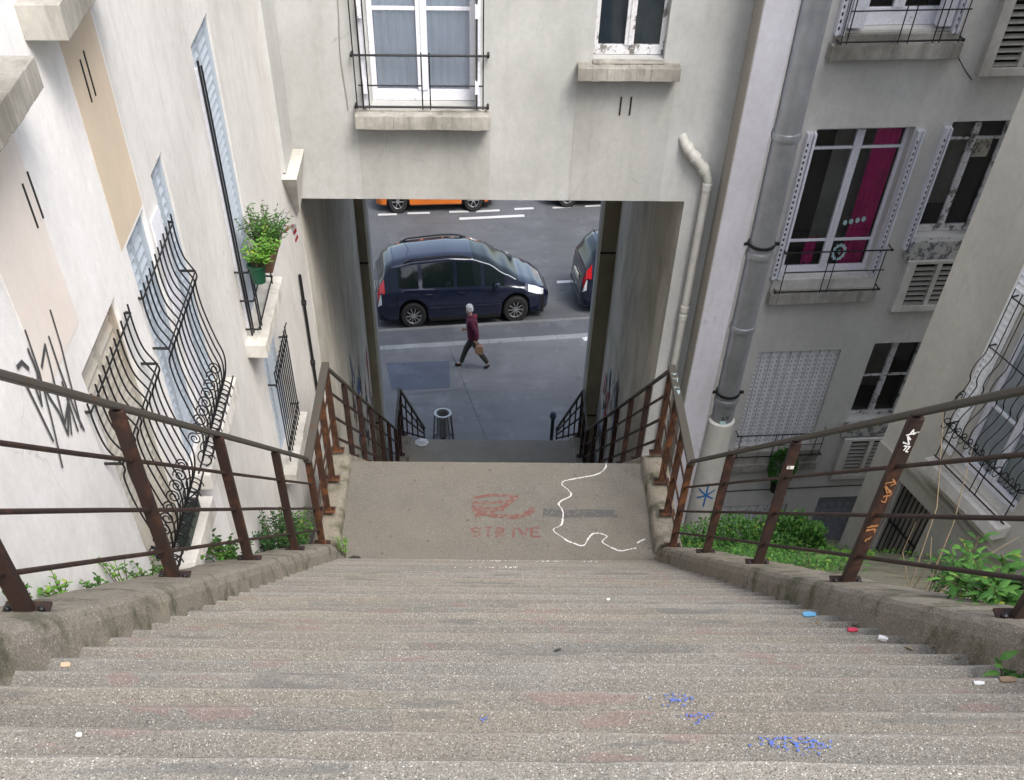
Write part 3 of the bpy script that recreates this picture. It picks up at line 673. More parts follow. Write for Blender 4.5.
# ---- white strip building and pipes --------------------------------
wb = thing('narrow_building', 'narrow cool white rendered building edge between the passage and the big zinc pipe', 'building', (3.05, 13.3, 3))
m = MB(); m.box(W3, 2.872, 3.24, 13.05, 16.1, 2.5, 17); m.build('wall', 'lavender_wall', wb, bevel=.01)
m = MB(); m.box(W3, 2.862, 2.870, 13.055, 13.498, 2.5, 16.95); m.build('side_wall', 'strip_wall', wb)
zp = thing('drainpipe', 'large zinc drainpipe with bright collars running down to a white base pipe', 'drainpipe', (3.43, 13.08, 4))
def pipeat(z): return (3.41+(9.99-z)*.012, 13.06, z)
m = MB(); m.tube([pipeat(16.5), pipeat(11), pipeat(6.0)], .155, 24); m.build('pipe', 'zinc', zp, smooth=True)
for z in (9.15, 8.02, 7.2, 6.28, 10.4):
    m = MB(); c = pipeat(z); m.lathe((c[0], c[1], z), [(.155, -.035), (.168, -.03), (.172, 0), (.168, .03), (.155, .035)], 24); m.build('collar', 'zinc', zp, smooth=True)
for z in (8.12, 6.38):
    m = MB(); c = pipeat(z); m.lathe((c[0], c[1], z), [(.158, -.015), (.176, -.013), (.176, .013), (.158, .015)], 24); m.box(W3, c[0]+.165, c[0]+.22, c[1]-.02, c[1]+.01, z-.015, z+.015); m.box(W3, c[0]-.22, c[0]-.165, c[1]-.02, c[1]+.01, z-.015, z+.015); m.build('clamp', 'iron', zp, smooth=True)
m = MB(); c = pipeat(6); m.lathe((c[0], c[1], 0), [(.15, 6.02), (.19, 6.0), (.185, 5.9), (.2, 5.0), (.205, 3.0)], 28); m.build('base_pipe', 'pvc', zp, smooth=True)
def TPIPE(u, w_, z):    # wraps marks round the base pipe
    a = u/.2; rr = .2+w_; return (3.46+rr*math.sin(a), 13.06-rr*math.cos(a), z)
m = MB()
for k in range(3):
    a = math.pi/2+k*math.pi/3; L = .14 if k else .18
    m.ribbon(TPIPE, [(-.02+math.cos(a)*L*t, 4.98+math.sin(a)*L*t) for t in (-1, -.6, -.2, .2, .6, 1)], .025, .006+k*.001)
m.build('painted_star', 'bluetag', zp, fix=False)
m = MB(); rr_ = [( -.05+.03*i*math.sin(i), 6.2+.05*math.cos(i*2.1)) for i in range(5)]
m.ribbon(lambda u, w_, z: (3.45+(.157+w_)*math.sin(u/.155), 13.06-(.157+w_)*math.cos(u/.155), z), [(-.05, 5.9+.08), (-.02, 6.12), (0, 6.05), (.03, 6.13), (.05, 6.08), (.07, 6.15)], .012, .004); m.build('scribble', 'tag', zp, fix=False)
m = MB(); 
for i in range(6): m.ribbon(lambda u, w_, z: (3.45+(.16+w_)*math.sin(u/.155), 13.06-(.16+w_)*math.cos(u/.155), z), [(-.04+.012*i, 6.06-.0), (-.03+.012*i, 5.98+.02*(i % 2))], .02, .002+i*.0003)
m.build('torn_sticker', 'sticker', zp, fix=False)
wp = thing('white_pipe', 'slim white waste pipe with an elbow coming out of the facade beside the passage', 'pipe', (2.7, FY, 4))
m = MB(); m.tube([(2.32, FY+.02, 8.98), (2.37, FY-.05, 8.92), (2.46, FY-.09, 8.85), (2.56, FY-.09, 8.77), (2.64, FY-.09, 8.70), (2.695, FY-.08, 8.62), (2.70, FY-.08, 8.52), (2.70, FY-.08, 7), (2.70, FY-.08, 3.5)], .052, 16); m.build('pipe', 'pvc', wp, smooth=True)
for p, d in (((2.40, FY-.07, 8.90), (.1, -.03, -.06)), ((2.62, FY-.09, 8.72), (.05, 0, -.05)), ((2.70, FY-.08, 8.55), (0, 0, -.1)), ((2.70, FY-.08, 7.25), (0, 0, -.1)), ((2.70, FY-.08, 7.15), (0, 0, -.1)), ((2.5, FY-.09, 8.82), (.1, 0, -.07))):
    m = MB(); d = Vector(d).normalized()*.035; p = Vector(p); m.tube([p-d, p+d], .063, 16); m.build('collar', 'pvc', wp, smooth=True, bevel=.006)

# ---- recessed building on the right --------------------------------
ra = math.radians(4.6)
def TR(u, w_, z): du = u-5; return (5+du*math.cos(ra)+w_*math.sin(ra), 15+du*math.sin(ra)-w_*math.cos(ra), z)
rb = thing('recessed_building', 'grey rendered building set back on the right with louvred vents and a magenta curtain', 'building', (5, 15, 2))
rw_top = (4.30, 5.62, 9.52, 11.4); rw_mid = (4.30, 5.60, 6.98, 8.62); rw_sh = (4.28, 5.60, 4.50, 5.98)
rn_mid = (6.08, 6.95, 7.42, 8.66); rn_low = (6.10, 6.95, 4.88, 6.05); rn_top = (6.1, 6.95, 9.95, 11.3); gar = (4.1, 5.55, 2.2, 3.42); door = (6.1, 6.95, 2.0, 3.52)
hs = [rw_top, rw_mid, rw_sh, rn_mid, rn_low, rn_top, gar, door]
m = MB(); wall_mesh(m, TR, 3.2, 9, 1, 17, hs, .2)
a, b = TR(3.2, 0, 0), TR(9, 0, 0)
m.quad(TR(3.2, 0, 17), TR(9, 0, 17), TR(9, -4, 17), TR(3.2, -4, 17)); m.quad(TR(3.2, 0, 1), TR(3.2, -4, 1), TR(3.2, -4, 17), TR(3.2, 0, 17)); m.quad(TR(3.2, -4, 1), TR(9, -4, 1), TR(9, -4, 17), TR(3.2, -4, 17)); m.quad(TR(9, 0, 1), TR(9, -4, 1), TR(9, -4, 17), TR(9, 0, 17))
m.build('wall', 'recess_wall', rb, fix=False)
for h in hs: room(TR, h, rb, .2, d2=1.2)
def intop(o, a, b, c, d, q):
    curtain(TR, a+.1, b-.1, c+.3, d, q-.3, 'orange_cloth', o, 4, .04)
window(TR, rb, rw_top, .15, (9.98,), .1, .14, 'whitepaint', 'glass', intop, 'white french window with an orange cloth behind')
def inmid(o, a, b, c, d, q):
    curtain(TR, b-.40, b-.06, c+.05, d, q-.09, 'pink', o, 5, .022); curtain(TR, a+.35, a+.52, c+.05, c+.36, q-.14, 'pink', o, 2, .02)
    s_ = MB()
    def blob(u, z, r_):
        nonlocal s_
        for k in range(6):
            a_ = k*math.pi/3; cx, cz = u+r_*.6*math.cos(a_), z+r_*.6*math.sin(a_)
            s_.poly([TR(cx+r_*.5*math.cos(j*math.pi/4), q-.026+.0005*k, cz+r_*.5*math.sin(j*math.pi/4)) for j in range(8)])
    for i in range(4): blob((a+b)/2+.16+i*.085, 7.55+.012*i, .03); s_.build('window_sticker', 'sticker', o, fix=False); s_ = MB()
    cu, cz = (a+b)/2+.2, 7.2
    for k in range(12): blob(cu+.085*math.cos(k*math.pi/6), cz+.085*math.sin(k*math.pi/6), .022)
    blob(cu, cz, .025)
    s_.build('window_sticker', 'sticker', o, fix=False)
window(TR, rb, rw_mid, .14, (8.38, 7.36), .05, .11, 'whitepaint', 'glass', inmid, 'white french window with a magenta curtain and pale flower stickers')
def inn(o, a, b, c, d, q):
    s_ = MB(); s_.box(TR, b-.36, b-.14, q-.026, q-.018, d-.42, d-.2); s_.build('window_sticker', worn_paint('cream sticker', (.45, .43, .36), (.1, .09, .08), .5), o)
window(TR, rb, rn_mid, .16, (8.44,), .05, .09, 'whiteold', 'glass', inn, 'dark narrow window with a cream sticker and a flaking frame')
window(TR, rb, rn_low, .16, (5.5,), .04, .09, 'whiteold', 'glass', None, 'dark narrow window just above the lower vent')
window(TR, rb, rn_top, .16, (), .05, .09, 'whiteold', 'glass')
# closed perforated shutter
def perforated(h, nm, cols, depth=-.06, rows=22, root=rb, only=None):
    a, b, c, d = h; m = MB(); n = cols; s_ = MB(); e = .004
    for i in range(n):
        u0 = a+e+(b-a-2*e)*i/n; u1 = a+e+(b-a-2*e)*(i+1)/n; zz = .016 if i % 2 else 0
        m.box(TR, u0+.003, u1-.003, depth-.03, depth+zz, c+e, d-e)
        for r_ in range(rows):
            z = c+.06+(d-c-.12)*r_/rows
            for k in range(1):
                uu = u0+(u1-u0)*.5; s_.quad(TR(uu-.012, depth+zz+.002, z), TR(uu+.012, depth+zz+.002, z), TR(uu+.012, depth+zz+.002, z+(d-c)/rows*.5), TR(uu-.012, depth+zz+.002, z+(d-c)/rows*.5))
    o = m.build(nm, 'shutter_white', root, bevel=.003); q = s_.build('slots', plain('shutter slot', (.45, .47, .50), .8, 0, .2, 4, 0), o, fix=False); q['kind'] = 'stuff'; return o
perforated(rw_sh, 'shutter', 17)
perforated(gar, 'shutter', 17, -.05, 14)
m = MB(); a, b, c, d = door; m.box(TR, a+.02, b-.02, -.1, -.06, c, d-.02); 
for i in range(5):
    for j in range(3): m.box(TR, a+.1+i*.15, a+.19+i*.15, -.06, -.05, d-.5+j*.13, d-.42+j*.13)
m.build('door', plain('grey blue door', (.2, .21, .24), .6), rb, bevel=.004)
# folded shutters beside mid window
def folded(u0, u1, z0, z1, T=TR, root=rb, w1=.1):
    m = MB(); n = 3
    for i in range(n):
        a = u0+(u1-u0)*i/n; b = u0+(u1-u0)*(i+1)/n-.008; m.box(T, a, b, .0, w1-.02*(i % 2), z0, z1)
    o = m.build('folded_shutter', 'whitepaint', root, bevel=.003)
    s_ = MB(); z = z0+.05
    while z < z1-.08: s_.box(T, u0+.012, u0+.012+(u1-u0)*.18, w1-.001, w1+.002, z, z+.03); z += .06
    s_.build('slots', 'slot', o); return o
folded(4.16, 4.29, 6.99, 8.60); folded(5.62, 5.72, 6.99, 8.60); folded(4.18, 4.30, 9.5, 11.3); folded(5.62, 5.70, 9.5, 11.3); folded(5.98, 6.08, 7.3, 8.62)
MB().box(TR, 4.33, 4.52, -.06, .05, 9.55, 10.5).build('folded_shutter', 'whitepaint', rb, bevel=.004); MB().box(TR, 5.42, 5.6, -.06, .05, 9.55, 10.5).build('folded_shutter', 'whitepaint', rb, bevel=.004)
sill(TR, rb, 4.16, 5.78, 9.30, 9.43, .17); sill(TR, rb, 4.18, 5.76, 6.70, 6.84, .17); sill(TR, rb, 4.20, 5.76, 4.16, 4.28, .17)
m = MB(); m.box(TR, 4.2, 5.74, -.15, .06, 6.84, 6.97); m.build('sill_bed', 'sill_white', rb, bevel=.006)
m = MB(); m.box(TR, 4.2, 5.74, -.15, .06, 9.43, 9.5); m.build('sill_bed', 'sill', rb, bevel=.006)
m = MB(); m.box(TR, 4.2, 5.74, -.15, .12, 4.28, 4.48); m.build('sill_bed', 'sill', rb, bevel=.006)
def rail(T, root, u0, u1, z0, z1, mids, verts, w_=.16, r=.008):
    m = MB()
    for z in (z0, z1): m.tube([T(u0, w_, z), T(u1, w_, z)], r*1.15, 6)
    for z in mids: m.tube([T(u0+.08, w_, z), T(u1-.04, w_, z)], r*.8, 6)
    for u in verts: m.tube([T(u, w_, z0-.02), T(u, w_, z1)], r, 6)
    for u in (u0+.02, u1-.02):
        for z in (z0, z1): m.tube([T(u, -.0, z), T(u, w_, z)], r, 6); m.tube([T(u-.012, w_, z), T(u+.012, w_, z)], r*2, 6)
    return m.build('guard_rail', 'iron', root, smooth=True)
rail(TR, rb, 4.22, 5.80, 6.86, 7.34, (7.1,), (4.3, 4.9, 5.0, 5.7)); rail(TR, rb, 4.2, 5.78, 9.46, 9.98, (9.72,), (4.25, 4.32, 4.95, 5.07, 5.38, 5.46, 5.7)); rail(TR, rb, 4.22, 5.78, 4.42, 4.78, (4.6,), (4.3, 4.9, 5.0, 5.6, 5.72))
m = MB(); m.box(TR, 6.04, 7.1, -.14, .10, 7.18, 7.40); m.build('sill', 'peel', rb, bevel=.008)
m = MB(); m.box(TR, 6.06, 7.1, -.14, .10, 4.66, 4.86); m.build('sill', 'peel', rb, bevel=.008)
m = MB(); m.box(TR, 6.02, 7.1, .0, .12, 9.83, 9.93); m.build('sill', 'sill_white', rb, bevel=.008)
def vent(u0, u1, z0, z1):
    m = MB(); w_ = .14; f = .06
    m.box(TR, u0-.1, u0+f*.6, 0, w_, z0-.08, z1+.02); m.box(TR, u1-f*.5, u1+.05, 0, w_, z0-.08, z1+.02); m.box(TR, u0+f*.6, u1-f*.5, 0, w_, z0-.08, z0); m.box(TR, u0+f*.6, u1-f*.5, 0, w_, z1-.02, z1+.02)
    cu = (u0+u1)/2; m.box(TR, cu-.035, cu+.035, .02, w_-.004, z0, z1-.02)
    o = m.build('vent_box', 'sill_white', rb, bevel=.006)
    s_ = MB(); z = z0+.01
    while z < z1-.05:
        for a, b in ((u0+f*.6, cu-.036), (cu+.036, u1-f*.5)): s_.quad(TR(a, w_-.01, z), TR(b, w_-.01, z), TR(b, w_-.04, z+.032), TR(a, w_-.04, z+.032)); s_.quad(TR(a, w_-.01, z), TR(b, w_-.01, z), TR(b, w_-.03, z-.008), TR(a, w_-.03, z-.008))
        z += .062
    s_.build('slats', plain('vent slat', (.3, .29, .26), .7), o)
    d_ = MB(); d_.box(TR, u0+.03, u1-.02, .002, .05, z0+.003, z1-.025); d_.build('vent_back', 'dark', o)
vent(6.20, 6.98, 6.62, 7.16); vent(6.22, 7.0, 9.20, 9.80); vent(6.22, 7.0, 4.02, 4.62)
m = MB(); m.tube([TR(u, .015, z) for u, z in ((5.78, 9.34), (5.86, 9.25), (6.0, 9.14), (6.12, 9.06))], .005, 5)
m.tube([TR(3.9, .012, 3.72), TR(7.2, .012, 3.74)], .008, 5)
m.build('cable', 'slot', rb)

# ---- near building on the right ------------------------------------
na = math.radians(19); NC = Vector((5.19229, 11.49406, 0)); nu = Vector((math.sin(na), -math.cos(na), 0)); nn = Vector((-math.cos(na), -math.sin(na), 0))
def TN(u, w_, z): p = NC+nu*u+nn*w_; return (p.x, p.y, z)
nb = thing('angled_building', 'warm grey rendered building close on the right with a bellied guard and barred cellar opening', 'building', (6.5, 8, 7))
nw = (1.22, 2.38, 7.02, 9.0); nc = (.62, 1.32, 5.1, 6.42)
m = MB(); wall_mesh(m, TN, 0, 13, 2, 15.5, [nw, nc], .2)
m.quad(TN(0, 0, 15.5), TN(13, 0, 15.5), TN(13, -6, 15.5), TN(0, -6, 15.5)); m.quad(TN(0, 0, 2), TN(0, -6, 2), TN(0, -6, 15.5), TN(0, 0, 15.5)); m.quad(TN(0, -6, 2), TN(13, -6, 2), TN(13, -6, 15.5), TN(0, -6, 15.5)); m.quad(TN(13, 0, 2), TN(13, -6, 2), TN(13, -6, 15.5), TN(13, 0, 15.5))
m.build('wall', 'right_wall', nb, fix=False)
# lower plinth, a little paler, with a sloping ledge over it
m = MB(); m.box(TN, 1.36, 12.9, -.01, .035, 5.0, 6.62); m.box(TN, .002, .6, -.01, .035, 4.0, 6.62); m.box(TN, .6, 1.36, -.01, .035, 6.44, 6.62); m.build('plinth', plaster('pale plinth', (.42, .41, .37), (.28, .27, .23), .5, .4), nb)
m = MB(); m.box(TN, .4, 12.9, 0, .075, 6.63, 6.68); m.build('ledge', 'strip_wall', nb, bevel=.008)
room(TN, nw, nb, .2); room(TN, nc, nb, .2, d2=.24, mat='strip_wall')
def innw(o, a, b, c, d, q): curtain(TN, a+.05, b-.05, c+.08, d, q-.06, plain('blue grey blind', (.70, .76, .84), .9, 0, .1, 5, 0), o, 8, .012)
window(TN, nb, nw, .12, (7.7,), .07, .1, 'whitepaint', 'glass', innw, 'white framed window with pale blind behind the bellied guard')
m = MB(); louvre(TN, 1.0, 1.2, 7.1, 9.0, .045, nb, 'shutter_white', 'folded_shutter')
sill(TN, nb, 1.0, 2.46, 6.86, 6.99, .19, 'sill_white')
profN = [(.11, 8.78), (.11, 8.3), (.12, 8.17), (.18, 8.08), (.19, 7.98), (.15, 7.9), (.2, 7.78), (.30, 7.64), (.27, 7.5), (.16, 7.42), (.09, 7.4)]
belly(TN, nb, 1.10, 2.45, profN, 12, (8.68, 8.25, 7.45), scroll=False, r=.0068, label='black bellied iron guard on the right hand wall')
m = MB()
for i in range(13):
    u = 1.12+i*.11; pts = [TN(u, .24+.055*math.cos(t*.6), 7.47+.055*math.sin(t*.6)) for t in range(11)]; m.tube(pts, .006, 5, False)
pts = [TN(1.08, .16+(.07-.05*t/24)*math.cos(t*.42), 7.72+(.07-.05*t/24)*math.sin(t*.42)) for t in range(25)]; m.tube(pts, .006, 5)
m.build('scrollwork', 'iron', nb, smooth=True)
m = MB()
for u in (1.08, 1.18, 1.78, 1.88, 2.4): m.tube([TN(u, .12, 7.03), TN(u, .12, 7.42)], .008, 6)
for z in (7.04, 7.25): m.tube([TN(1.05, .12, z), TN(2.45, .12, z)], .008, 6)
m.build('guard_rail', 'iron', nb, smooth=True)
m = MB()
for i in range(8): m.tube([TN(.67+i*.085, -.03, 5.1), TN(.67+i*.085, -.03, 6.4)], .012, 6)
m.beam(TN(.62, -.05, 5.9), TN(1.32, -.05, 5.9), .03, .01)
m.build('cellar_bars', 'iron', nb, smooth=True)

# ------------------------------------------------------------------ railings
def rbz(y): return plane_z(y)+(.177 if y < 9.19 else .10)
def post(root, x, y, z0, h, mat, sgn, wide=.076, thick=.04, label=None, tagm=None):
    m = MB(); m.box(W3, x-wide/2, x+wide/2, y-thick/2, y+thick/2, z0, z0+h)
    m.box(W3, x-wide/2+.004, x+wide/2-.004, y+thick/2, y+thick/2+.012, z0, z0+h-.004)
    o = m.build('post', mat, root, bevel=.004, label=label)
    b = MB(); b.box(W3, x-.095, x+.095, y-.06, y+.06, z0-.004, z0+.008)
    b.build('base_plate', mat, o, bevel=.003)
    c = MB()
    for dx in (-.07, .07): MB().lathe((x+dx, y, z0+.008), [(.014, 0), (.014, .014), (.008, .02), (0, .021)], 8).build('bolt', 'iron', o, smooth=True)
    return o
HF = [.18, .44, .72]
def seg_railing(root, x, y0, y1, posts, mat, hmat, zf, hh=1.0, rt=.011, top=(.05, .032), endp=True, rods_flat=False):
    for y in posts: post(root, x, y, zf(y), hh-.02, mat, 1)
    a = Vector((x, y0, zf(y0)+hh)); b = Vector((x, y1, zf(y1)+hh))
    m = MB(); m.beam(a, b, top[0], top[1]); m.build('handrail', hmat, root, bevel=.008)
    for f in HF:
        m = MB(); p = [Vector((x+random.uniform(-.004, .004), y0+(y1-y0)*i/8, zf(y0)+(zf(y1)-zf(y0))*i/8+hh*f+random.uniform(-.003, .003))) for i in range(9)]
        if rods_flat: m.beam(p[0], p[-1], .012, .032)
        else: m.tube(p, rt, 8)
        m.build('rod', mat, root, smooth=not rods_flat)
lz = lambda y: 12.727-KS*y
for x, side, ps in ((-1.865, 'left', (1.37, 2.98, 4.595, 6.2, 7.80)), (2.215, 'right', (1.4, 3.0, 4.616, 6.231, 7.761))):
    r = thing('stair_railing', 'thin brown steel railing with four lines sloping down the %s side of the long flight' % side, 'railing', (x, 5, lz(5)), 'railings of the long flight')
    seg_railing(r, x, .9, 9.15, ps, 'rust', 'handrail', lz)
    if side == 'right':
        for (y, zz, mt) in ((4.616, .82, 'chalk'), (4.616, .55, None), (4.616, .3, None)):
            m = MB(); g = lambda u, w_, z: (u, y-.024-w_, z); z0 = lz(y)+zz; xx = x
            for k in range(3):
                pts = [(xx+random.uniform(-.03, .03), z0+k*.05+random.uniform(-.02, .03)) for _ in range(6)]; m.ribbon(g, pts, .007, .002+k*.0006)
            m.build('scribble', M['chalk'] if mt else plain('rust orange scratch', (.35, .16, .06), .8, 0, .2, 20, 0), r, fix=False)
        m = MB(); m.box(W3, x-.02, x+.03, 6.231-.03, 6.231-.024, lz(6.231)+.8, lz(6.231)+.82); m.build('tape_mark', 'chalk', r)
    r = thing('landing_railing', 'heavy rusty steel railing turning over the %s edge of the landing' % side, 'railing', (x, 10, 6.7), 'railings of the landing')
    fl = lambda y: 6.69-.05*min(1, max(0, (y-9.2)/.5)); zz = lambda y: 6.69-.035*(y-9.2)/1.9
    seg_railing(r, x, 9.15, 11.16, (9.2, 9.85, 10.5, 11.12), 'rust_sunlit', 'handrail', zz, 1.0, top=(.09, .04), rods_flat=True)
    r = thing('passage_railing', 'rusty steel railing going down the %s side of the hidden flight into the passage' % side, 'railing', (x, 15, 4), 'railings going down into the passage')
    l2 = lambda y: 6.64-KS*(y-11.12)
    seg_railing(r, x, 11.2, 18.9, (12.4, 13.7, 15.0, 16.3, 17.6, 18.88), 'rust', 'handrail', l2, 1.0, rods_flat=True)
    r = thing('street_railing', 'short dark steel railing at the %s side of the last steps by the street' % side, 'railing', (x, 21, 1), 'railings of the last steps')
    l3 = lambda y: 1.515 if y < 20.5 else 1.515-KS*(y-20.5)
    seg_railing(r, x, 18.95, 20.5, (19.7, 20.5), 'rust', 'handrail', l3, 1.0, rods_flat=True)
    sg = 1 if side == 'left' else -1
    A0, A1 = Vector((x, 20.5, 2.505)), Vector((x, 20.5, 1.53)); B0, B1 = Vector((x+sg*.44, 21.62, 1.02)), Vector((x+sg*.44, 21.62, .78))
    MB().beam(A0, B0, .055, .035).build('handrail', 'handrail', r)
    for f in (.3, .6, .95): MB().beam(A0.lerp(A1, f), B0.lerp(B1, f), .014, .035).build('rod', 'rust', r)
    for f in (.22, .45, .68, .97): MB().beam(A0.lerp(B0, f), A1.lerp(B1, f), .03, .06, (0, 1, 0)).build('post', 'rust', r)
    if side == 'right':
        m = MB(); g = lambda u, w_, z: (z, u, 7.692-.035*(u-9.2)/1.9+.021+w_)
        for k in range(4):
            pts = [(10.95-k*.14+random.uniform(-.05, .05), x+random.uniform(-.03, .03)) for _ in range(5)]; m.ribbon(g, pts, .008, .001+k*.0006)
        m.build('scribble', 'sticker', thing_r if False else r, fix=False)

# ------------------------------------------------------------------ marks on the landing
def TLd(u, w_, z): return (u, z, Z1+w_)
CH = [(1.59, 11.10), (1.56, 10.98), (1.43, 10.85), (1.2, 10.78), (1.04, 10.72), (1.0, 10.64), (1.08, 10.52), (1.1, 10.41), (.95, 10.27), (.99, 10.09), (.98, 9.95), (.96, 9.83), (.86, 9.74), (.94, 9.62), (1.05, 9.51), (1.2, 9.44), (1.27, 9.56), (1.33, 9.66), (1.43, 9.67), (1.5, 9.61), (1.44, 9.51), (1.55, 9.40), (1.64, 9.35), (1.76, 9.38), (1.85, 9.41)]
m = MB(); pts = []
for i in range(len(CH)-1):
    p0, p1, p2, p3 = [Vector(CH[max(0, min(len(CH)-1, i+k))]) for k in (-1, 0, 1, 2)]
    for j in range(8):
        u = j/8; p = .5*((2*p1)+(-p0+p2)*u+(2*p0-5*p1+4*p2-p3)*u*u+(-p0+3*p1-3*p2+p3)*u**3); pts.append((p.x+random.uniform(-.005, .005), p.y+random.uniform(-.005, .005)))
k = 0
while k < len(pts)-2:
    n_ = random.randint(2, 5); m.ribbon(TLd, pts[k:k+n_+1], random.uniform(.009, .024), .003+random.random()*.0008); k += n_+(1 if random.random() < .18 else 0)
m.ribbon(TLd, [(1.955, 9.57), (1.92, 9.55), (1.89, 9.53), (1.86, 9.50)], .024, .004)
struct(m.build('chalk_line', 'chalk', fix=False), 'wavy white painted line wandering over the landing')
m = MB()
STK = {'S': [[(1, .9), (.5, 1), (0, .8), (.2, .55), (.8, .45), (1, .2), (.5, 0), (0, .1)]], 'T': [[(0, 1), (1, 1)], [(.5, 1), (.4, 0)]], 'R': [[(0, 0), (0, 1), (.8, .9), (.8, .6), (0, .5), (.9, 0)]], 'I': [[(.5, 0), (.5, 1)]], 'V': [[(0, 1), (.5, 0), (1, 1)]], 'E': [[(1, 1), (0, 1), (0, 0), (1, 0)], [(0, .5), (.8, .5)]]}
x = -.13
for ch in 'STRIVE':
    for st in STK[ch]: m.ribbon(TLd, [(x+p[0]*.105+random.uniform(-.008, .008), 9.60+p[1]*.17+random.uniform(-.008, .008)) for p in st], .032, .002+random.random()*.0008)
    x += .15 if ch != 'I' else .12
m.ribbon(TLd, [(-.1, 10.36), (.1, 10.42), (.42, 10.40), (.3, 10.3), (.1, 10.25), (-.12, 10.27)], .055, .0022)
m.ribbon(TLd, [(.42, 10.38), (.28, 10.2), (.05, 10.05), (-.08, 10.0)], .07, .0028); m.ribbon(TLd, [(-.1, 10.1), (.15, 10.0), (.4, 9.98), (.56, 10.05), (.62, 10.14)], .085, .0034); m.ribbon(TLd, [(-.12, 10.18), (.1, 10.14), (.25, 10.12)], .06, .004)
struct(m.build('red_stencil', 'redstencil', fix=False), 'faded red stencil with a figure and the word STRIVE on the landing')
m = MB(); m.ribbon(TLd, [(.78, 10.08), (1.0, 10.05), (1.3, 10.07), (1.62, 10.06)], .15, .002); struct(m.build('grey_stencil', 'greystencil', fix=False), 'faded grey bar stencil beside the white line')
# stair marks: painted on real treads
def tread(y):
    k = int(math.floor((Y1-y)/.25))+1; return Z1+.1641*k, k
def blot(name, mat, pts, size, n, spread, label):
    m = MB()
    for (x, y) in pts:
        for _ in range(n):
            xx = x+random.gauss(0, spread[0]); yy = y+random.gauss(0, spread[1]); z, k = tread(yy)
            f = (Y1-yy)/.25 % 1
            if f < .12 or f > .93: continue
            r_ = size*random.uniform(.3, 1); m.poly([(xx+r_*random.uniform(.6, 1)*math.cos(a*math.pi/3), yy+r_*random.uniform(.6, 1)*math.sin(a*math.pi/3), z+.006+random.random()*.001) for a in range(6)])
    struct(m.build(name, mat, fix=False), label)
blot('blue_paint_marks', 'bluepaint', [(.64, 2.16), (.64, 1.93), (.80, 1.67), (.88, 1.65), (.82, 1.47), (.86, 1.5)], .0055, 55, (.03, .016), 'flecks of blue paint on the nearest steps')
blot('blue_paint_marks', 'bluepaint', [(.01, 1.90)], .005, 8, (.008, .006), 'tiny blue paint fleck in the middle of the near steps')
blot('white_paint_marks', 'chalk', [(.1, 7.9), (.3, 7.9), (.5, 7.86), (.2, 8.9), (.7, 8.9), (-.2, 8.85), (1.2, 8.9)], .012, 45, (.16, .015), 'dashes of worn white paint on the lower steps')

m = MB()
for _ in range(70):
    x, y = random.uniform(XL+.05, XR-.05), random.uniform(9.05, 11.05); r_ = random.choice((.006, .008, .014, .02)); m.poly([(x+r_*random.uniform(.7, 1)*math.cos(a*.9), y+r_*random.uniform(.7, 1)*math.sin(a*.9), Z1+.0015+random.random()*.0004) for a in range(7)])
struct(m.build('gum_spots', plain('old chewing gum', (.10, .095, .085), .8, 0, .3, 20, 0), fix=False), 'dark old gum spots on the landing')
# litter
def litter(x, y, sx, sy, col, label, h=.006, rot=0):
    sx *= .72; sy *= .72; z, k = tread(y); m = MB(); cr, sr = math.cos(rot), math.sin(rot)
    P = [(-sx, -sy), (-.3*sx, -sy*1.2), (sx, -.8*sy), (sx*1.1, .5*sy), (.2*sx, sy), (-sx, .8*sy)]
    pts = [(x+a*cr-b*sr, y+a*sr+b*cr) for a, b in P]; hs_ = [random.uniform(.3, 1)*h for _ in P]
    n = len(P); base = [(p[0], p[1], z+.003) for p in pts]; topp = [(p[0], p[1], z+.004+hh) for p, hh in zip(pts, hs_)]
    m.poly(base); m.poly(topp)
    for i in range(n): m.quad(base[i], base[(i+1) % n], topp[(i+1) % n], topp[i])
    return tag(m.build('litter', plain('litter '+label[:12], col, .6)), label, 'litter')
litter(1.88, 4.20, .05, .025, (.12, .34, .58), 'bright blue crushed wrapper on a step by the right kerb')
litter(1.90, 3.68, .035, .02, (.5, .04, .08), 'red scrap of plastic on a step by the right kerb')
litter(1.93, 3.42, .03, .02, (.75, .75, .75), 'white folded scrap on a step by the right kerb', .02, -.5)
litter(1.79, 2.42, .025, .012, (.7, .72, .72), 'small pale scrap against the foot of the right kerb')
litter(.32, 2.95, .022, .009, (.03, .03, .028), 'small black leaf scrap in the middle of the steps', .002, .4)
litter(.84, 4.94, .014, .01, (.8, .8, .8), 'tiny white pellet on the middle steps')
litter(-1.08, 1.67, .010, .008, (.8, .8, .8), 'white blob on the bottom left step')
litter(1.90, 2.44, .04, .02, (.24, .17, .11), 'brown dry leaf on the step by the right kerb', .006)
litter(-1.62, 2.66, .025, .016, (.55, .42, .28), 'tan scrap of stone at the left kerb')
m = MB()
for i in range(160):
    y = random.uniform(1.8, 8.9); x = XR-.02-abs(random.gauss(0, .12)); z, k = tread(y); f = (Y1-y)/.25 % 1
    if f > .9 or f < .1: continue
    a = random.random()*6.28; r_ = random.uniform(.008, .025); m.poly([(x+r_*math.cos(a), y+r_*math.sin(a), z+.004), (x+r_*.5*math.cos(a+1.8), y+r_*.5*math.sin(a+1.8), z+.012), (x-r_*math.cos(a), y-r_*math.sin(a), z+.005), (x+r_*.5*math.cos(a-1.8), y+r_*.5*math.sin(a-1.8), z+.007)])
o = m.build('leaf_litter', 'dry', fix=False); o['kind'] = 'stuff'; o['label'] = 'dry leaf debris gathered along the right kerb'
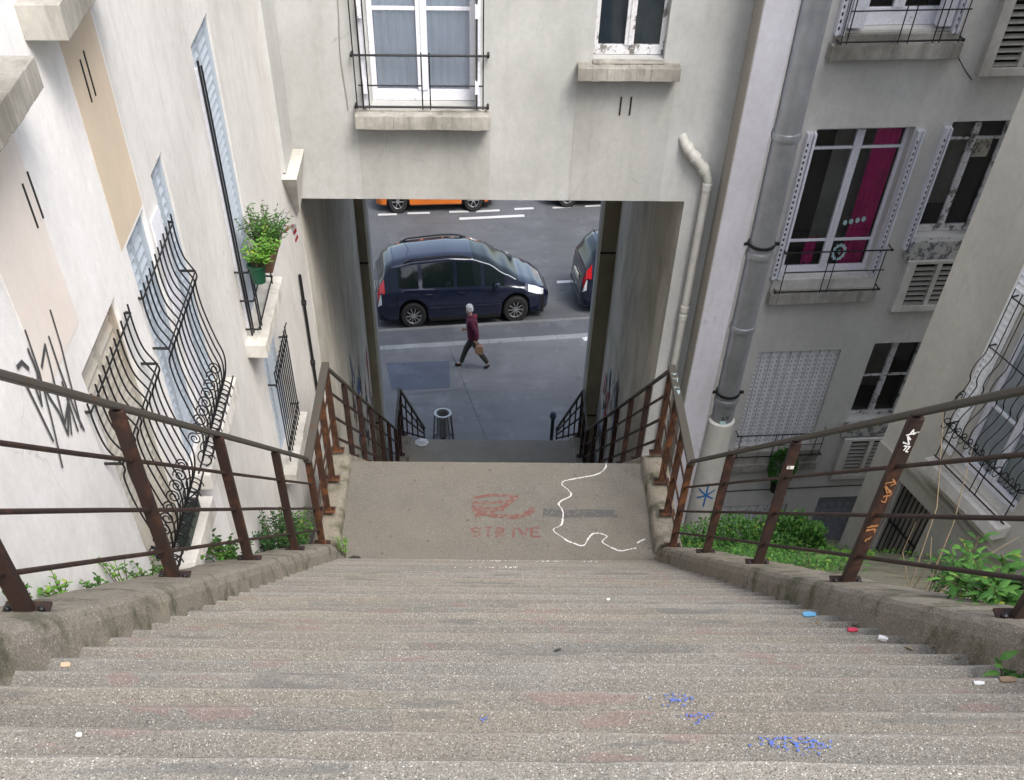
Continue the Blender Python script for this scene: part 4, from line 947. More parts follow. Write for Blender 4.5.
# dark wedge stone and debris at landing corners
m = MB(); m.lathe((-1.50, 9.12, Z1+.002), [(.09, 0), (.085, .02), (.05, .04), (0, .045)], 7); tag(m.build('debris_heap', plain('dark earth', (.03, .028, .024), .9)), 'small heap of dark earth at the left corner of the landing', 'debris')

# ------------------------------------------------------------------ plants
def leaf(m, base, d, L, wd, up=Vector((0, 0, 1)), droop=.3):
    d = d.normalized(); x = d.cross(up)
    if x.length < .1: x = d.cross(Vector((1, 0, 0)))
    x.normalize(); nrm = x.cross(d).normalized()
    p0 = base; p1 = base+d*L*.3+nrm*L*.08; p2 = base+d*L*.65+nrm*L*.04; p3 = base+d*L-nrm*L*droop*.5
    n = len(m.v)
    for p in (p0, p1+x*wd*.5-nrm*wd*.12, p2+x*wd*.38-nrm*wd*.12, p3, p2-x*wd*.38-nrm*wd*.12, p1-x*wd*.5-nrm*wd*.12, p1+nrm*.0, p2): m.v.append(tuple(p))
    m.f += [(n, n+1, n+6), (n+6, n+1, n+2, n+7), (n+7, n+2, n+3), (n, n+6, n+5), (n+6, n+7, n+4, n+5), (n+7, n+3, n+4)]
def plant(name, label, cat, base, stems, h, spread, nleaf, L, mat='leaf', group=None, lean=(0, 0), wf=.5, bare=.2, stemr=.004, parent=None, petiole=.0):
    base = Vector(base)
    t = thing(name, label, cat, base, group) if parent is None else parent
    sm = MB(); lm = MB()
    for s_ in range(stems):
        a = random.random()*6.28; sp = spread*random.uniform(.2, 1); H_ = h*random.uniform(.55, 1.05)
        b0 = base+Vector((math.cos(a), math.sin(a), 0))*sp*.3; tip = base+Vector((math.cos(a)*sp+lean[0], math.sin(a)*sp+lean[1], H_)); midp = b0.lerp(tip, .5)+Vector((0, 0, H_*.12))
        pts = [b0.lerp(midp, i/3) if i < 3 else midp.lerp(tip, (i-3)/3) for i in range(7)]
        sm.tube(pts, [stemr*(1-.1*i) for i in range(7)], 5)
        for k in range(nleaf):
            q = bare+(1-bare)*(k+random.random()*.5)/nleaf; q = min(q, .999)*6; i = int(q); p = pts[i].lerp(pts[min(i+1, 6)], q-i)
            aa = k*2.4+random.random(); d = Vector((math.cos(aa), math.sin(aa), random.uniform(-.1, .6)))
            leaf(lm, p+d*petiole, d, L*random.uniform(.35, 1.15), L*wf*random.uniform(.4, 1.1))
    sm.build('stems', 'stem', t); lm.build('leaves', mat, t, fix=False); return t
def zr(y): return 12.55-KS*y
G = 'weeds along the left kerb'
for i, (y, h, n, x) in enumerate(((3.55, .1, 3, -2.2), (3.9, .14, 4, -2.22), (4.3, .10, 3, -2.2), (4.62, .2, 2, -2.2), (5.0, .16, 4, -2.2), (5.4, .1, 3, -2.22), (5.9, .14, 4, -2.2))):
    plant('weed', ('tiny' if h < .12 else 'small' if h < .16 else 'taller')+' green weed growing between the left kerb and the white wall, '+('first', 'second', 'third', 'fourth', 'fifth', 'sixth', 'seventh')[i]+' from the camera', 'weed', (x, y, zr(y)+.1), n*3, h, h*.9, 7, .04, 'leaf_light' if i % 2 else 'leaf', G, wf=.6)
plant('weed', 'round leafy weed clump beside the second railing post on the left', 'weed', (-2.13, 6.5, zr(6.5)+.12), 40, .2, .26, 9, .05, 'leaf', G, wf=.6)
plant('weed', 'big dark weed clump against the wall near the left end of the landing', 'weed', (-2.15, 8.3, zr(8.3)+.1), 60, .42, .4, 12, .055, 'leaf_dark', G, wf=.6)
plant('weed', 'leafy weed clump just above the left corner of the landing', 'weed', (-2.12, 9.1, zr(9.1)+.1), 50, .4, .32, 12, .055, 'leaf', G, wf=.6)
plant('weed', 'yellow green weed in the left corner of the landing against its kerb', 'weed', (-1.63, 9.2, Z1), 6, .28, .12, 10, .045, 'leaf_light', None, wf=.6)
# right side
def carpet(name, label, xs, ys, n, L, mat, dens=.12, hh=.1, kind=None):
    lm = MB()
    for _ in range(n):
        x = random.uniform(*xs); y = random.uniform(*ys); q = noise.noise(Vector((x*1.7, y*1.7, 5)))
        if q < -dens: continue
        z = zr(y)+.03+random.random()*hh*(q+.6); a = random.random()*6.28
        leaf(lm, Vector((x, y, z)), Vector((math.cos(a), math.sin(a), random.uniform(0, .9))), L*random.uniform(.5, 1.1), L*.55)
    o = lm.build(name, mat, fix=False); o['label'] = label; o['kind'] = 'stuff'; return o
carpet('ground_cover', 'low green ground cover beside the right kerb', (2.5, 3.6), (7.0, 12.2), 6500, .045, 'leaf', .05, .2)
carpet('ground_cover', 'sparse green ground cover at the foot of the right hand houses', (3.4, 5.6), (8.5, 12.5), 2200, .045, 'leaf_light', -.02, .08)
BUSH = [('bush', 'dense bright green bush behind the railing at the foot of the recessed building', 'bush', (4.25, 11.0, zr(11.0)-.05), .58, .5, .5, 3600, .075, 'leaf'), ('bush', 'low spreading bush between the right kerb and the white base pipe', 'bush', (3.35, 10.5, zr(10.5)), .85, .6, .3, 2600, .06, 'leaf')]
plant('leafy_plant', 'big plant with long pointed leaves overhanging the right kerb', 'plant', (2.66, 3.70, zr(3.70)+.1), 30, .24, .36, 11, .105, 'leaf', None, lean=(-.1, .0), wf=.42, bare=.25, stemr=.004, petiole=.015)
plant('leafy_plant', 'dense plant with pointed leaves at the right edge of the view', 'plant', (2.95, 3.35, zr(3.35)+.1), 22, .3, .34, 12, .11, 'leaf', None, lean=(-.05, .0), wf=.42, bare=.3, stemr=.004, petiole=.015)
plant('leafy_plant', 'smaller pointed leaved plant growing upright just beyond the big overhanging one', 'plant', (2.78, 4.35, zr(4.35)+.08), 12, .34, .22, 11, .09, 'leaf', None, wf=.42, bare=.2, stemr=.004, petiole=.015)
plant('leafy_plant', 'slender weed standing behind the thick right hand post', 'plant', (3.0, 5.0, zr(5.0)+.05), 9, .4, .2, 12, .07, 'leaf_dark', None, wf=.45, bare=.2, petiole=.01)
plant('leafy_plant', 'small fine leaved weed against the plinth of the angled building', 'plant', (3.6, 5.3, zr(5.3)), 7, .35, .28, 10, .04, 'leaf_dark', None, wf=.4, bare=.3)
plant('leafy_plant', 'low weed with pointed leaves rooted at the foot of the right kerb', 'plant', (2.02, 2.55, tread(2.55)[0]), 5, .12, .1, 6, .08, 'leaf', None, wf=.42, bare=.3)
plant('weed', 'tuft of grassy weed at the foot of the thick right hand post', 'weed', (2.62, 6.0, zr(6)+.05), 10, .2, .2, 9, .05, 'leaf', None, wf=.4)
t = thing('dry_stalks', 'thin bare dry stalks leaning beside the thick right hand post', 'stalks', (2.8, 5.2, zr(5.2)))
m = MB()
for i in range(5):
    a = Vector((2.85+random.uniform(-.15, .5), 5.3+random.uniform(-.6, .5), 0)); a.z = zr(a.y)+.02; b = a+Vector((random.uniform(-.3, .4), random.uniform(-.1, .3), random.uniform(.3, 1.1))); mp = a.lerp(b, .5)+Vector((random.uniform(-.1, .1), 0, .04)); m.tube([a, mp, b], [.005, .004, .002], 5)
m.build('stalks', 'dry', t)

def mound(name, label, cat, c, rx, ry, rz_, n, L, mat):
    c = Vector(c); t = thing(name, label, cat, c); lm = MB(); sm = MB()
    for k in range(9):
        a = random.random()*6.28; sm.tube([c, c+Vector((math.cos(a)*rx*.4, math.sin(a)*ry*.4, rz_*.4)), c+Vector((math.cos(a)*rx*.7, math.sin(a)*ry*.7, rz_*.7))], [.01, .007, .003], 5)
    for _ in range(n):
        d = Vector((random.gauss(0, 1), random.gauss(0, 1), abs(random.gauss(0, 1))*.9)).normalized(); lump = 1+.35*noise.noise(d*2.2+c); q = random.random()**.35*lump
        p = c+Vector((d.x*rx*q, d.y*ry*q, d.z*rz_*q)); p.z = max(p.z, zr(p.y)+.02)
        leaf(lm, p, d+Vector((random.uniform(-.8, .8), random.uniform(-.8, .8), random.uniform(-.2, .7))), L*random.uniform(.55, 1.1), L*.62)
    sm.build('stems', 'stem', t); lm.build('leaves', mat, t, fix=False); return t
# flower pots on the left window sill
def pot(base, r, h, mat, label, cat='flowerpot'):
    m = MB(); m.lathe(base, [(0, 0), (r*.72, 0), (r*.95, h*.85), (r*1.06, h*.86), (r*1.06, h), (r*.9, h), (r*.88, h*.85), (0, h*.84)], 20)
    return tag(m.build('flowerpot', mat, smooth=True), label, cat)
pot((-2.10, 9.50, 9.18), .085, .14, 'terracotta_green', 'green plastic flowerpot hooked on the rail of the tall blue shuttered window')
plant('potted_plant', 'bright green round leaved plant filling the green flowerpot', 'plant', (-2.08, 9.50, 9.3), 60, .17, .22, 8, .045, 'leaf_light', None, lean=(.05, .05), wf=.85, bare=.4, stemr=.003)
m = MB(); m.box(TL, 9.8, 10.4, .14, .30, 9.12, 9.24); tag(m.build('planter', plain('brown trough', (.1, .05, .03), .7), bevel=.01), 'brown planter trough hanging behind the green flowerpot', 'planter')
plant('potted_plant', 'mixed dark green trailing plants in the brown trough behind the green flowerpot', 'plant', (-2.08, 10.05, 9.24), 90, .26, .30, 9, .05, 'leaf', None, wf=.55, bare=.2, stemr=.003)
plant('potted_plant', 'grey green succulent at the passage end of the brown trough', 'plant', (-2.06, 10.45, 9.2), 14, .14, .18, 8, .06, leafmat('grey leaf', (.08, .15, .12), (.15, .25, .2)), None, wf=.3, bare=.1, stemr=.003)
m = MB(); pts = [Vector((-2.04, 10.5, 9.16)), Vector((-2.0, 10.85, 9.08)), Vector((-1.99, 11.1, 9.0)), Vector((-2.02, 11.35, 8.78))]
t = thing('striped_ribbon', 'red and white striped plastic ribbon dangling from the window plants', 'ribbon', pts[0])
for k in range(2):
    m = MB()
    for i in range(12):
        if i % 2 != k: continue
        f0, f1 = i/12*3, (i+1)/12*3; j0, j1 = min(int(f0), 2), min(int(f1), 2); a = pts[j0].lerp(pts[j0+1], f0-j0); b = pts[j1].lerp(pts[j1+1], f1-j1); e = Vector((.018+.008*math.sin(i*1.7), .01*math.cos(i*2.3), .022))
        MB().quad(a-e, b-e, b+e, a+e).build('stripe', plain('red plastic' if k else 'white plastic', (.6, .02, .04) if k else (.8, .8, .8), .5), t, fix=False)
# ball plant below the perforated shutter
for b_ in BUSH: mound(*b_)
bc = Vector(TR(5.08, .36, 4.35)); t = thing('topiary_plant', 'round clipped green plant on the sill below the perforated shutter', 'plant', bc-Vector((0, 0, .3)))
lm = MB()
for _ in range(1500):
    d = Vector((random.gauss(0, 1), random.gauss(0, 1), random.gauss(0, 1))).normalized(); r_ = .22*(.85+.15*random.random()); p = bc+Vector((d.x*r_, d.y*r_, d.z*r_*1.25)); leaf(lm, p, d+Vector((random.uniform(-.6, .6), random.uniform(-.6, .6), random.uniform(-.6, .6))), .045, .028)
lm.build('leaves', 'topiary', t, fix=False); m = MB(); m.lathe(bc-Vector((0, 0, .42)), [(0, 0), (.1, 0), (.13, .18), (.12, .19), (0, .18)], 14); m.build('pot', 'dark', t, smooth=True)

# ------------------------------------------------------------------ litter bin and bits by the last steps
bx, by = -1.03, 22.95
t = thing('litter_bin', 'wire hoop litter bin with a clear bag at the foot of the last steps', 'litter bin', (bx, by, 0))
m = MB(); m.lathe((bx, by, .64), [(.17, 0), (.2, -.005), (.225, 0), (.225, .02), (.17, .022), (.17, 0)], 24); m.build('rim', plain('pale metal', (.5, .5, .48), .4, .5), t, smooth=True)
m = MB()
for k in range(14): a = k*math.pi/7; m.tube([(bx+.21*math.cos(a), by+.21*math.sin(a), .64), (bx+.27*math.cos(a), by+.27*math.sin(a), .02)], .009, 6)
m.lathe((bx, by, .005), [(.27, 0), (.285, 0), (.285, .02), (.27, .02), (.27, 0)], 24); m.tube([(bx, by, 0), (bx, by, .12)], .05, 10); m.build('frame', plain('green grey metal', (.12, .13, .12), .4, .5), t, smooth=True)
m = MB(); m.lathe((bx, by, 0), [(.0, .1), (.16, .12), (.18, .3), (.15, .55), (.15, .645)], 20); m.build('bag', plain('grey plastic bag', (.22, .23, .23), .3), t, smooth=True)
m = MB(); m.lathe((-1.42, 20.35, Z2+.002), [(.15, 0), (.17, .01), (.09, .03), (.05, .045), (0, .04)], 7); tag(m.build('litter', plain('crumpled paper', (.7, .7, .7), .8)), 'crumpled white paper bag at the left end of the far landing', 'litter')
t = thing('bollard', 'short dark bollard with a rounded cap beside the right railing of the last steps', 'bollard', (1.76, 22.75, 0))
m = MB(); m.lathe((1.76, 22.75, 0), [(.07, 0), (.06, .1), (.045, .12), (.045, .62), (.06, .64)], 14); m.build('shaft', 'iron', t, smooth=True)
m = MB(); m.lathe((1.76, 22.75, .64), [(.06, 0), (.085, .04), (.09, .1), (.06, .17), (0, .19)], 14); m.build('cap', plain('blue grey metal', (.06, .08, .11), .4, .3), t, smooth=True)

# ------------------------------------------------------------------ cars
def interp(P, x):
    if x <= P[0][0]: return P[0][1]
    for (a, b), (c, d) in zip(P[:-1], P[1:]):
        if x <= c: t = (x-a)/(c-a); t = t*t*(3-2*t)*.5+t*.5; return b+(d-b)*t
    return P[-1][1]
def make_car(label, cat, loc, rot, L, W, top, belt, plan, wheels, wr, glass_x, ws, rw, paint, group=None, scale=1.0, roofin=.22, lights='mpv', handles=(), spokes=10):
    root = thing('parked_car', label, cat, (0, 0, 0), group)
    gm = plain('car glass '+label[:10], (.006, .011, .011), .06, 0, .1, 3, 0, .5); bk = plain('car black trim', (.01, .01, .011), .5, 0, .2, 8)
    n = 96; J = 12
    def sec(x):
        zt = interp(top, x); zb_ = interp(belt, x); hw = interp(plan, x)*W/2; zl = .2
        arch = 0
        for wx in wheels:
            dx = abs(x-wx)
            if dx < wr+.06: arch = max(arch, wr+math.sqrt(max(0, (wr+.07)**2-dx*dx)))
        zl = max(zl, arch); zb2 = min(zb_, zt-.02); gh = max(0, zt-zb2); mxh = .62
        rwid = hw-roofin*min(1, gh/mxh)-.02
        def L2(a, b, t): return a+(b-a)*t
        pts = [(hw*.93, zl-.0), (hw*.985, zl+.04), (hw, max(zl+.06, .55)), (hw*.995, max(zl+.07, zb2-.06)), (hw*.975, zb2)]
        A = (hw*.965, zb2+.01*gh); B = (rwid, zt-.075*min(1, gh/.3))
        pts += [(L2(A[0], B[0], .06), L2(A[1], B[1], .06)), (L2(A[0], B[0], .5)+.012*min(1, gh), L2(A[1], B[1], .5)), (L2(A[0], B[0], .92), L2(A[1], B[1], .92)), B, (rwid*.90, zt-.028*min(1, gh/.3)), (rwid*.5, zt-.006), (0, zt)]
        return pts
    xs = [L*i/n for i in range(n+1)]
    V = []; half = []
    for x in xs:
        p = sec(x); full = [(a, b) for a, b in p]+[(-a, b) for a, b in reversed(p[:-1])]; half.append(len(p)); row = []
        for (y, z) in full: row.append(Vector((x-L/2, y, z)))
        V.append(row)
    K = len(V[0]); body = MB(); parts = {}
    def put(mm, i, j):
        mm.quad(V[i][j], V[i+1][j], V[i+1][j+1], V[i][j+1])
    for i in range(n):
        xm = (xs[i]+xs[i+1])/2
        for j in range(K-1):
            jj = j if j < K//2 else K-2-j
            key = None
            if jj in (5, 6):
                for gi, (a, b) in enumerate(glass_x):
                    if a < xm < b: key = ('side', gi, j < K//2)
            if jj in (8, 9, 10) and ws[0] < xm < ws[1]: key = ('ws',)
            if jj in (8, 9, 10) and rw[0] < xm < rw[1]: key = ('rw',)
            if jj == 7 and (ws[0]+.12 < xm < ws[1]-.1): key = None
            mm = body if key is None else parts.setdefault(key, MB())
            put(mm, i, j)
    body.poly(V[0]); body.poly(list(reversed(V[-1])))
    # merge verts helper
    def fin(mm, name, mat, parent):
        me = bpy.data.meshes.new(name); me.from_pydata(mm.v, [], mm.f); me.materials.append(mat); bm = bmesh.new(); bm.from_mesh(me)
        bmesh.ops.remove_doubles(bm, verts=bm.verts, dist=1e-4); bmesh.ops.recalc_face_normals(bm, faces=bm.faces)
        for f in bm.faces: f.smooth = True
        for e in bm.edges:
            if len(e.link_faces) == 2 and e.calc_face_angle(0) > math.radians(38): e.smooth = False
        bm.to_mesh(me); bm.free(); o = bpy.data.objects.new(name, me); C.objects.link(o); o.parent = parent; return o
    bo = fin(body, 'body', paint, root)
    for k, mm in parts.items(): fin(mm, 'side_window' if k[0] == 'side' else ('windscreen' if k[0] == 'ws' else 'rear_window'), gm, root)
    u_ = MB(); u_.box(W3, -L/2+.15, L/2-.15, -W/2+.2, W/2-.2, .16, .62); x = u_.build('underbody', bk); x.parent = root
    mm = MB()      # dark lower trim + seam lines
    for sgn in (-1, 1):
        for (hx) in handles: 
            h_ = MB(); h_.box(W3, hx-L/2-.09, hx-L/2+.09, sgn*(W/2-.005), sgn*(W/2+.025), .86, .9); q = h_.build('door_handle', paint, bevel=.008); q.parent = root
            s_ = MB(); s_.box(W3, hx-L/2-.34*0+.16, hx-L/2+.168, sgn*(W/2-.01), sgn*(W/2+.0025), .32, .98); q = s_.build('door_seam', bk); q.parent = root
        s_ = MB(); s_.box(W3, wheels[0]-L/2+wr+.1, wheels[1]-L/2-wr-.1, sgn*(W/2-.01), sgn*(W/2+.010), .50, .54); q = s_.build('side_moulding', paint, bevel=.005); q.parent = root
    for wx in wheels:
        for sgn in (-1, 1):
            cx, cy = wx-L/2, sgn*(W/2-.12)
            ty = MB(); ty.lathe((cx, cy, wr), [(wr*.62, -.1), (wr*.9, -.105), (wr, -.08), (wr, .08), (wr*.9, .105), (wr*.62, .1)], 32, 'y'); tyo = ty.build('wheel', plain('tyre', (.014, .014, .014), .85, 0, .2, 12), smooth=True); tyo.parent = root
            ri = MB(); yy = sgn*.07
            ri.lathe((cx, cy, wr), [(wr*.62, yy*1.35), (wr*.66, yy*1.2), (wr*.64, yy*.6), (wr*.6, yy*.4)], 32, 'y')
            for k in range(spokes):
                a = 2*math.pi*k/spokes; p0 = Vector((cx+.04*math.cos(a), cy+yy*1.15, wr+.04*math.sin(a))); p1 = Vector((cx+wr*.63*math.cos(a), cy+yy*1.25, wr+wr*.63*math.sin(a))); ri.beam(p0, p1, .018, .03, (0, 1, 0))
            ri.lathe((cx, cy, wr), [(.0, yy*1.4), (.05, yy*1.35), (.06, yy*1.0)], 14, 'y')
            ro = ri.build('rim', plain('alloy', (.45, .46, .47), .35, .7, .1, 8, 0)); ro.parent = tyo
            dk = MB(); dk.lathe((cx, cy, wr), [(0, yy*.35), (wr*.6, yy*.35)], 24, 'y'); dk.lathe((cx, cy-sgn*.12, wr), [(0, 0), (wr+.05, 0), (wr+.05, sgn*.1)], 24, 'y'); q = dk.build('wheel_arch', bk); q.parent = root
    # lamps: shells hugging the corners
    def shell(xa, xb, j0, j1, name, mat, off=.012):
        mm = MB(); rows = []
        m2 = 8
        for side in (0, 1):
            grid = []
            for i in range(m2+1):
                x = xa+(xb-xa)*i/m2; p = sec(x); row = []
                for jf in [j0+(j1-j0)*q/4 for q in range(5)]:
                    j = int(min(jf, len(p)-1.001)); f = jf-j; y = p[j][0]+(p[j+1][0]-p[j][0])*f; z = p[j][1]+(p[j+1][1]-p[j][1])*f
                    row.append(Vector((x-L/2, (y+off)*(1 if side == 0 else -1), z+off*.4)))
                grid.append(row)
            mm = MB()
            for i in range(m2):
                for q in range(4): mm.quad(grid[i][q], grid[i+1][q], grid[i+1][q+1], grid[i][q+1])
            fin(mm, name, mat, root)
    lampc = plain('lamp clear', (.75, .78, .8), .12, .3, .1, 8, 0); lampr = plain('lamp red', (.5, .01, .015), .2, 0, .15, 8, 0, .8)
    return root, shell, lampc, lampr, fin, bk, sec
def place(root, loc, rot, s_=1): root.location = loc; root.rotation_euler = (0, 0, rot); root.scale = s_ if isinstance(s_, tuple) else (s_, s_, s_)
navy = plain('navy car paint', (.008, .012, .032), .2, .25, .1, 2, 0, .6, .8)
Lm = 4.59
mpv_top = [(0, .62), (.03, .95), (.12, 1.18), (.3, 1.46), (.48, 1.58), (1.0, 1.66), (1.9, 1.70), (2.5, 1.66), (2.9, 1.54), (3.4, 1.27), (3.82, 1.04), (4.15, .92), (4.42, .78), (4.56, .62), (4.59, .45)]
mpv_belt = [(0, .6), (.1, .98), (.6, 1.02), (2.5, .96), (3.4, .93), (3.8, .88), (4.3, .7), (4.59, .45)]
mpv_plan = [(0, .74), (.06, .84), (.25, .93), (.8, .99), (1.5, 1.0), (3.2, 1.0), (3.9, .95), (4.25, .85), (4.5, .68), (4.59, .5)]
def mpv(label, loc, rot, group, s_=1):
    root, shell, lc, lr, fin, bk, sec = make_car(label, 'car', None, 0, Lm, 1.83, mpv_top, mpv_belt, mpv_plan, (.93, 3.66), .33, ((.55, 1.12), (1.18, 2.0), (2.08, 2.72), (2.80, 3.35)), (2.55, 3.72), (.08, .42), navy, group, handles=(1.35, 2.2), spokes=10)
    shell(3.98, 4.42, 3.2, 7.0, 'headlight', lc); shell(.03, .22, 3.0, 7.6, 'tail_light', lr); shell(.02, .12, 2.2, 2.9, 'reverse_light', lc)
    for sgn in (-1, 1):
        m = MB(); pts = []
        for i in range(9):
            x = .75+1.75*i/8; p = sec(x)[8]; pts.append((x-Lm/2, sgn*(p[0]-.03), p[1]+.075-(.05 if i in (0, 8) else 0)))
        m.tube(pts, .02, 8); q = m.build('roof_rail', bk, smooth=True); q.parent = root
        m = MB(); p = sec(3.1); m.lathe((3.12-Lm/2, sgn*(.915+.12), 1.02), [(0, -.09), (.07, -.07), (.09, 0), (.07, .08), (0, .1)], 12); m.box(W3, 3.08-Lm/2, 3.14-Lm/2, sgn*.86, sgn*1.0, .99, 1.03); q = m.build('mirror', navy, smooth=True); q.parent = root
        m = MB(); ps = [(x, sec(x)) for x in [2.45+.1*i for i in range(13)]]; m.tube([(x-Lm/2, sgn*(p[8][0]+.006), p[8][1]+.006) for x, p in ps], .012, 6); q = m.build('pillar_trim', lc, smooth=True); q.parent = root
    for sgn in (-1, 1):
        MB().box(W3, .93-Lm/2+.42, 3.66-Lm/2-.42, sgn*.86, sgn*.925, .19, .27).build('sill_trim', bk).parent = root
        for hx in (.52, 2.78):
            MB().box(W3, hx-Lm/2, hx-Lm/2+.009, sgn*.895, sgn*.9185, .5, .96).build('door_seam', bk).parent = root
    MB().box(W3, Lm/2-.10, Lm/2-.015, -.42, .42, .28, .42).build('air_intake', bk, bevel=.01).parent = root
    MB().box(W3, -Lm/2-.01, -Lm/2+.06, -.7, .7, .42, .45).build('bumper_trim', bk).parent = root
    sp0 = sec(.5)[11]; MB().box(W3, .5-Lm/2, .509-Lm/2, -.6, .6, sp0[1]-.02, sp0[1]+.003).build('roof_seam', bk).parent = root
    m = MB(); m.tube([(.95-Lm/2, 0, 1.63), (.80-Lm/2, 0, 1.86)], .006, 5); m.build('aerial', bk).parent = root
    m = MB(); m.box(W3, -Lm/2-.03, -Lm/2+.01, -.26, .26, .72, .83); q = m.build('number_plate', plain('plate', (.6, .6, .5), .5)); q.parent = root
    m = MB(); m.tube([(Lm/2-1.16, -.5, 1.14), (Lm/2-1.05, .1, 1.16)], .012, 6); m.tube([(Lm/2-1.16, .6, 1.12), (Lm/2-1.05, .1, 1.17)], .012, 6); q = m.build('wiper', bk); q.parent = root
    place(root, loc, rot, s_); return root
a8 = math.radians(8.0)
mpv('dark navy people carrier with roof rails parked along the kerb, seen whole', (-.68, 29.85, -.13), a8, 'navy cars parked along the kerb', (1.10, 1.0, .97))
hatch_top = [(0, .6), (.04, .9), (.16, 1.1), (.5, 1.38), (.9, 1.47), (1.7, 1.5), (2.2, 1.44), (2.9, 1.1), (3.1, .98), (3.6, .88), (3.95, .66), (4.0, .45)]
mpv('dark navy car parked behind the right pillar with only its tail showing', (5.22, 30.85, -.13), a8+.03, 'navy cars parked along the kerb', (1.1, 1.0, .98))
def hatch(label, loc, rot, paint, col, s_=1):
    root, shell, lc, lr, fin, bk, sec = make_car(label, 'car', None, 0, 4.0, 1.7, hatch_top, [(0, .55), (.1, .92), (2.2, .9), (3.0, .86), (3.6, .7), (4, .45)], [(0, .76), (.2, .92), (.8, 1), (3, 1), (3.6, .88), (4, .6)], (.72, 3.24), .31, ((.6, 1.3), (1.38, 2.1), (2.15, 2.7)), (2.2, 3.02), (.14, .55), paint, 'cars parked across the street', handles=(1.5,), spokes=6)
    shell(3.5, 3.85, 3.2, 6.5, 'headlight', lc); shell(.03, .16, 3.0, 6, 'tail_light', lr); place(root, loc, rot, s_)
    for sgn in (-1, 1):
        m = MB(); m.lathe((2.55-2, sgn*.97, .98), [(0, -.07), (.07, -.05), (.08, 0), (.06, .07), (0, .08)], 12); m.box(W3, .5, .56, sgn*.8, sgn*.92, .94, .98); q = m.build('mirror', paint, smooth=True); q.parent = root
    return root
hatch('bright orange hatchback parked across the street, cut off by the lintel', (-1.68, 37.12, -.13), math.radians(4.2), plain('orange car paint', (.55, .14, .015), .3, 0, .1, 2, 0, .5, .6), None)
hatch('black hatchback parked across the street beyond the orange one', (4.0, 37.65, -.13), math.radians(4.2), plain('black car paint', (.02, .02, .025), .25, 0, .1, 2, 0, .5, .6), None)

# ------------------------------------------------------------------ the walking woman
def skin_mesh(name, verts, edges, radii, mat, parent, sub=2, root_i=0):
    me = bpy.data.meshes.new(name); me.from_pydata([tuple(v) for v in verts], edges, []); o = bpy.data.objects.new(name, me); C.objects.link(o)
    md = o.modifiers.new('skin', 'SKIN'); md.use_smooth_shade = True; sm_ = o.modifiers.new('sub', 'SUBSURF'); sm_.levels = sub; sm_.render_levels = sub
    for i, r_ in enumerate(radii): d = me.skin_vertices[0].data[i]; d.radius = (r_ if isinstance(r_, tuple) else (r_, r_)); d.use_root = (i == root_i)
    dg = bpy.context.evaluated_depsgraph_get(); ev = o.evaluated_get(dg); nm = bpy.data.meshes.new_from_object(ev); o.modifiers.clear(); o.data = nm; nm.name = name; nm.materials.clear(); nm.materials.append(mat)
    for p in nm.polygons: p.use_smooth = True
    bpy.data.meshes.remove(me); attach(o, parent) if parent else None
    return o
def chain(V, E, Rr, pts, start=None):
    prev = start
    for p, r_ in pts:
        V.append(Vector(p)); Rr.append(r_); i = len(V)-1
        if prev is not None: E.append((prev, i))
        prev = i
    return prev
# local frame: she faces -x, near side is -y; height about 1.52
px_, py_ = -.28, 26.42
per = thing('person', 'white haired person in a maroon jacket and dark trousers walking left along the pavement', 'person', (px_, py_, 0))
O = Vector((px_, py_, 0))
skinm = plain('skin', (.5, .3, .22), .55, 0, .1, 20, 0); hairm = plain('white hair', (.62, .62, .62), .85, 0, .35, 60, .8); coatm = plain('maroon cloth', (.10, .012, .035), .85, 0, .35, 12); trm = plain('dark olive cloth', (.035, .038, .028), .9, 0, .3, 12); shoem = plain('black shoe', (.012, .012, .012), .5)
V = []; E = []; Rr = []
def P3(x, y, z): return O+Vector((x, y, z))
hip, chest, neck, head = P3(.0, 0, .82), P3(-.05, 0, 1.15), P3(-.09, 0, 1.29), P3(-.12, 0, 1.40)
c = chain(V, E, Rr, [(hip, (.10, .12)), (P3(-.02, 0, .98), (.10, .11)), (chest, (.11, .14)), (P3(-.08, 0, 1.25), (.07, .09)), (neck, .048), (P3(-.11, 0, 1.345), .062), (P3(-.125, 0, 1.42), (.085, .078)), (P3(-.12, 0, 1.48), (.06, .055))])
kneeF, ankF, kneeB, ankB = P3(-.20, .07, .46), P3(-.36, .07, .08), P3(.13, -.07, .46), P3(.40, -.07, .14)
for side, kn, an, toe in ((.07, kneeF, ankF, P3(-.50, .07, .04)), (-.07, kneeB, ankB, P3(.34, -.07, .03))):
    chain(V, E, Rr, [(P3(-.0, side, .76), .085), (O.lerp(kn, 1).lerp(P3(0, side, .76), .5), .07), (kn, .052), (kn.lerp(an, .35), .05), (an, .034), (toe, .032)], 0)
def arm(sgn, sh, el, wr_, hand_dir):
    e = chain(V, E, Rr, [(sh, .05), (sh.lerp(el, .5), .042), (el, .036), (el.lerp(wr_, .6), .03), (wr_, .022)], 2)
    hd = hand_dir.normalized(); pm = wr_+hd*.05; e2 = chain(V, E, Rr, [(pm, (.028, .018))], e)
    sd_ = Vector((0, 1, 0)) if abs(hd.y) < .8 else Vector((1, 0, 0)); ax = hd.cross(sd_).normalized()
    for k, ln in enumerate((.06, .068, .064, .05)):
        b = pm+ax*(k-1.5)*.015+hd*.02; curl = Vector((-.3, 0, -.5)).normalized(); chain(V, E, Rr, [(b, .009), (b+hd*ln*.5, .0085), (b+hd*ln*.8+curl*ln*.3, .007)], e2)
    chain(V, E, Rr, [(wr_+hd*.03-ax*.03, .009), (wr_+hd*.07-ax*.045, .008)], e2)
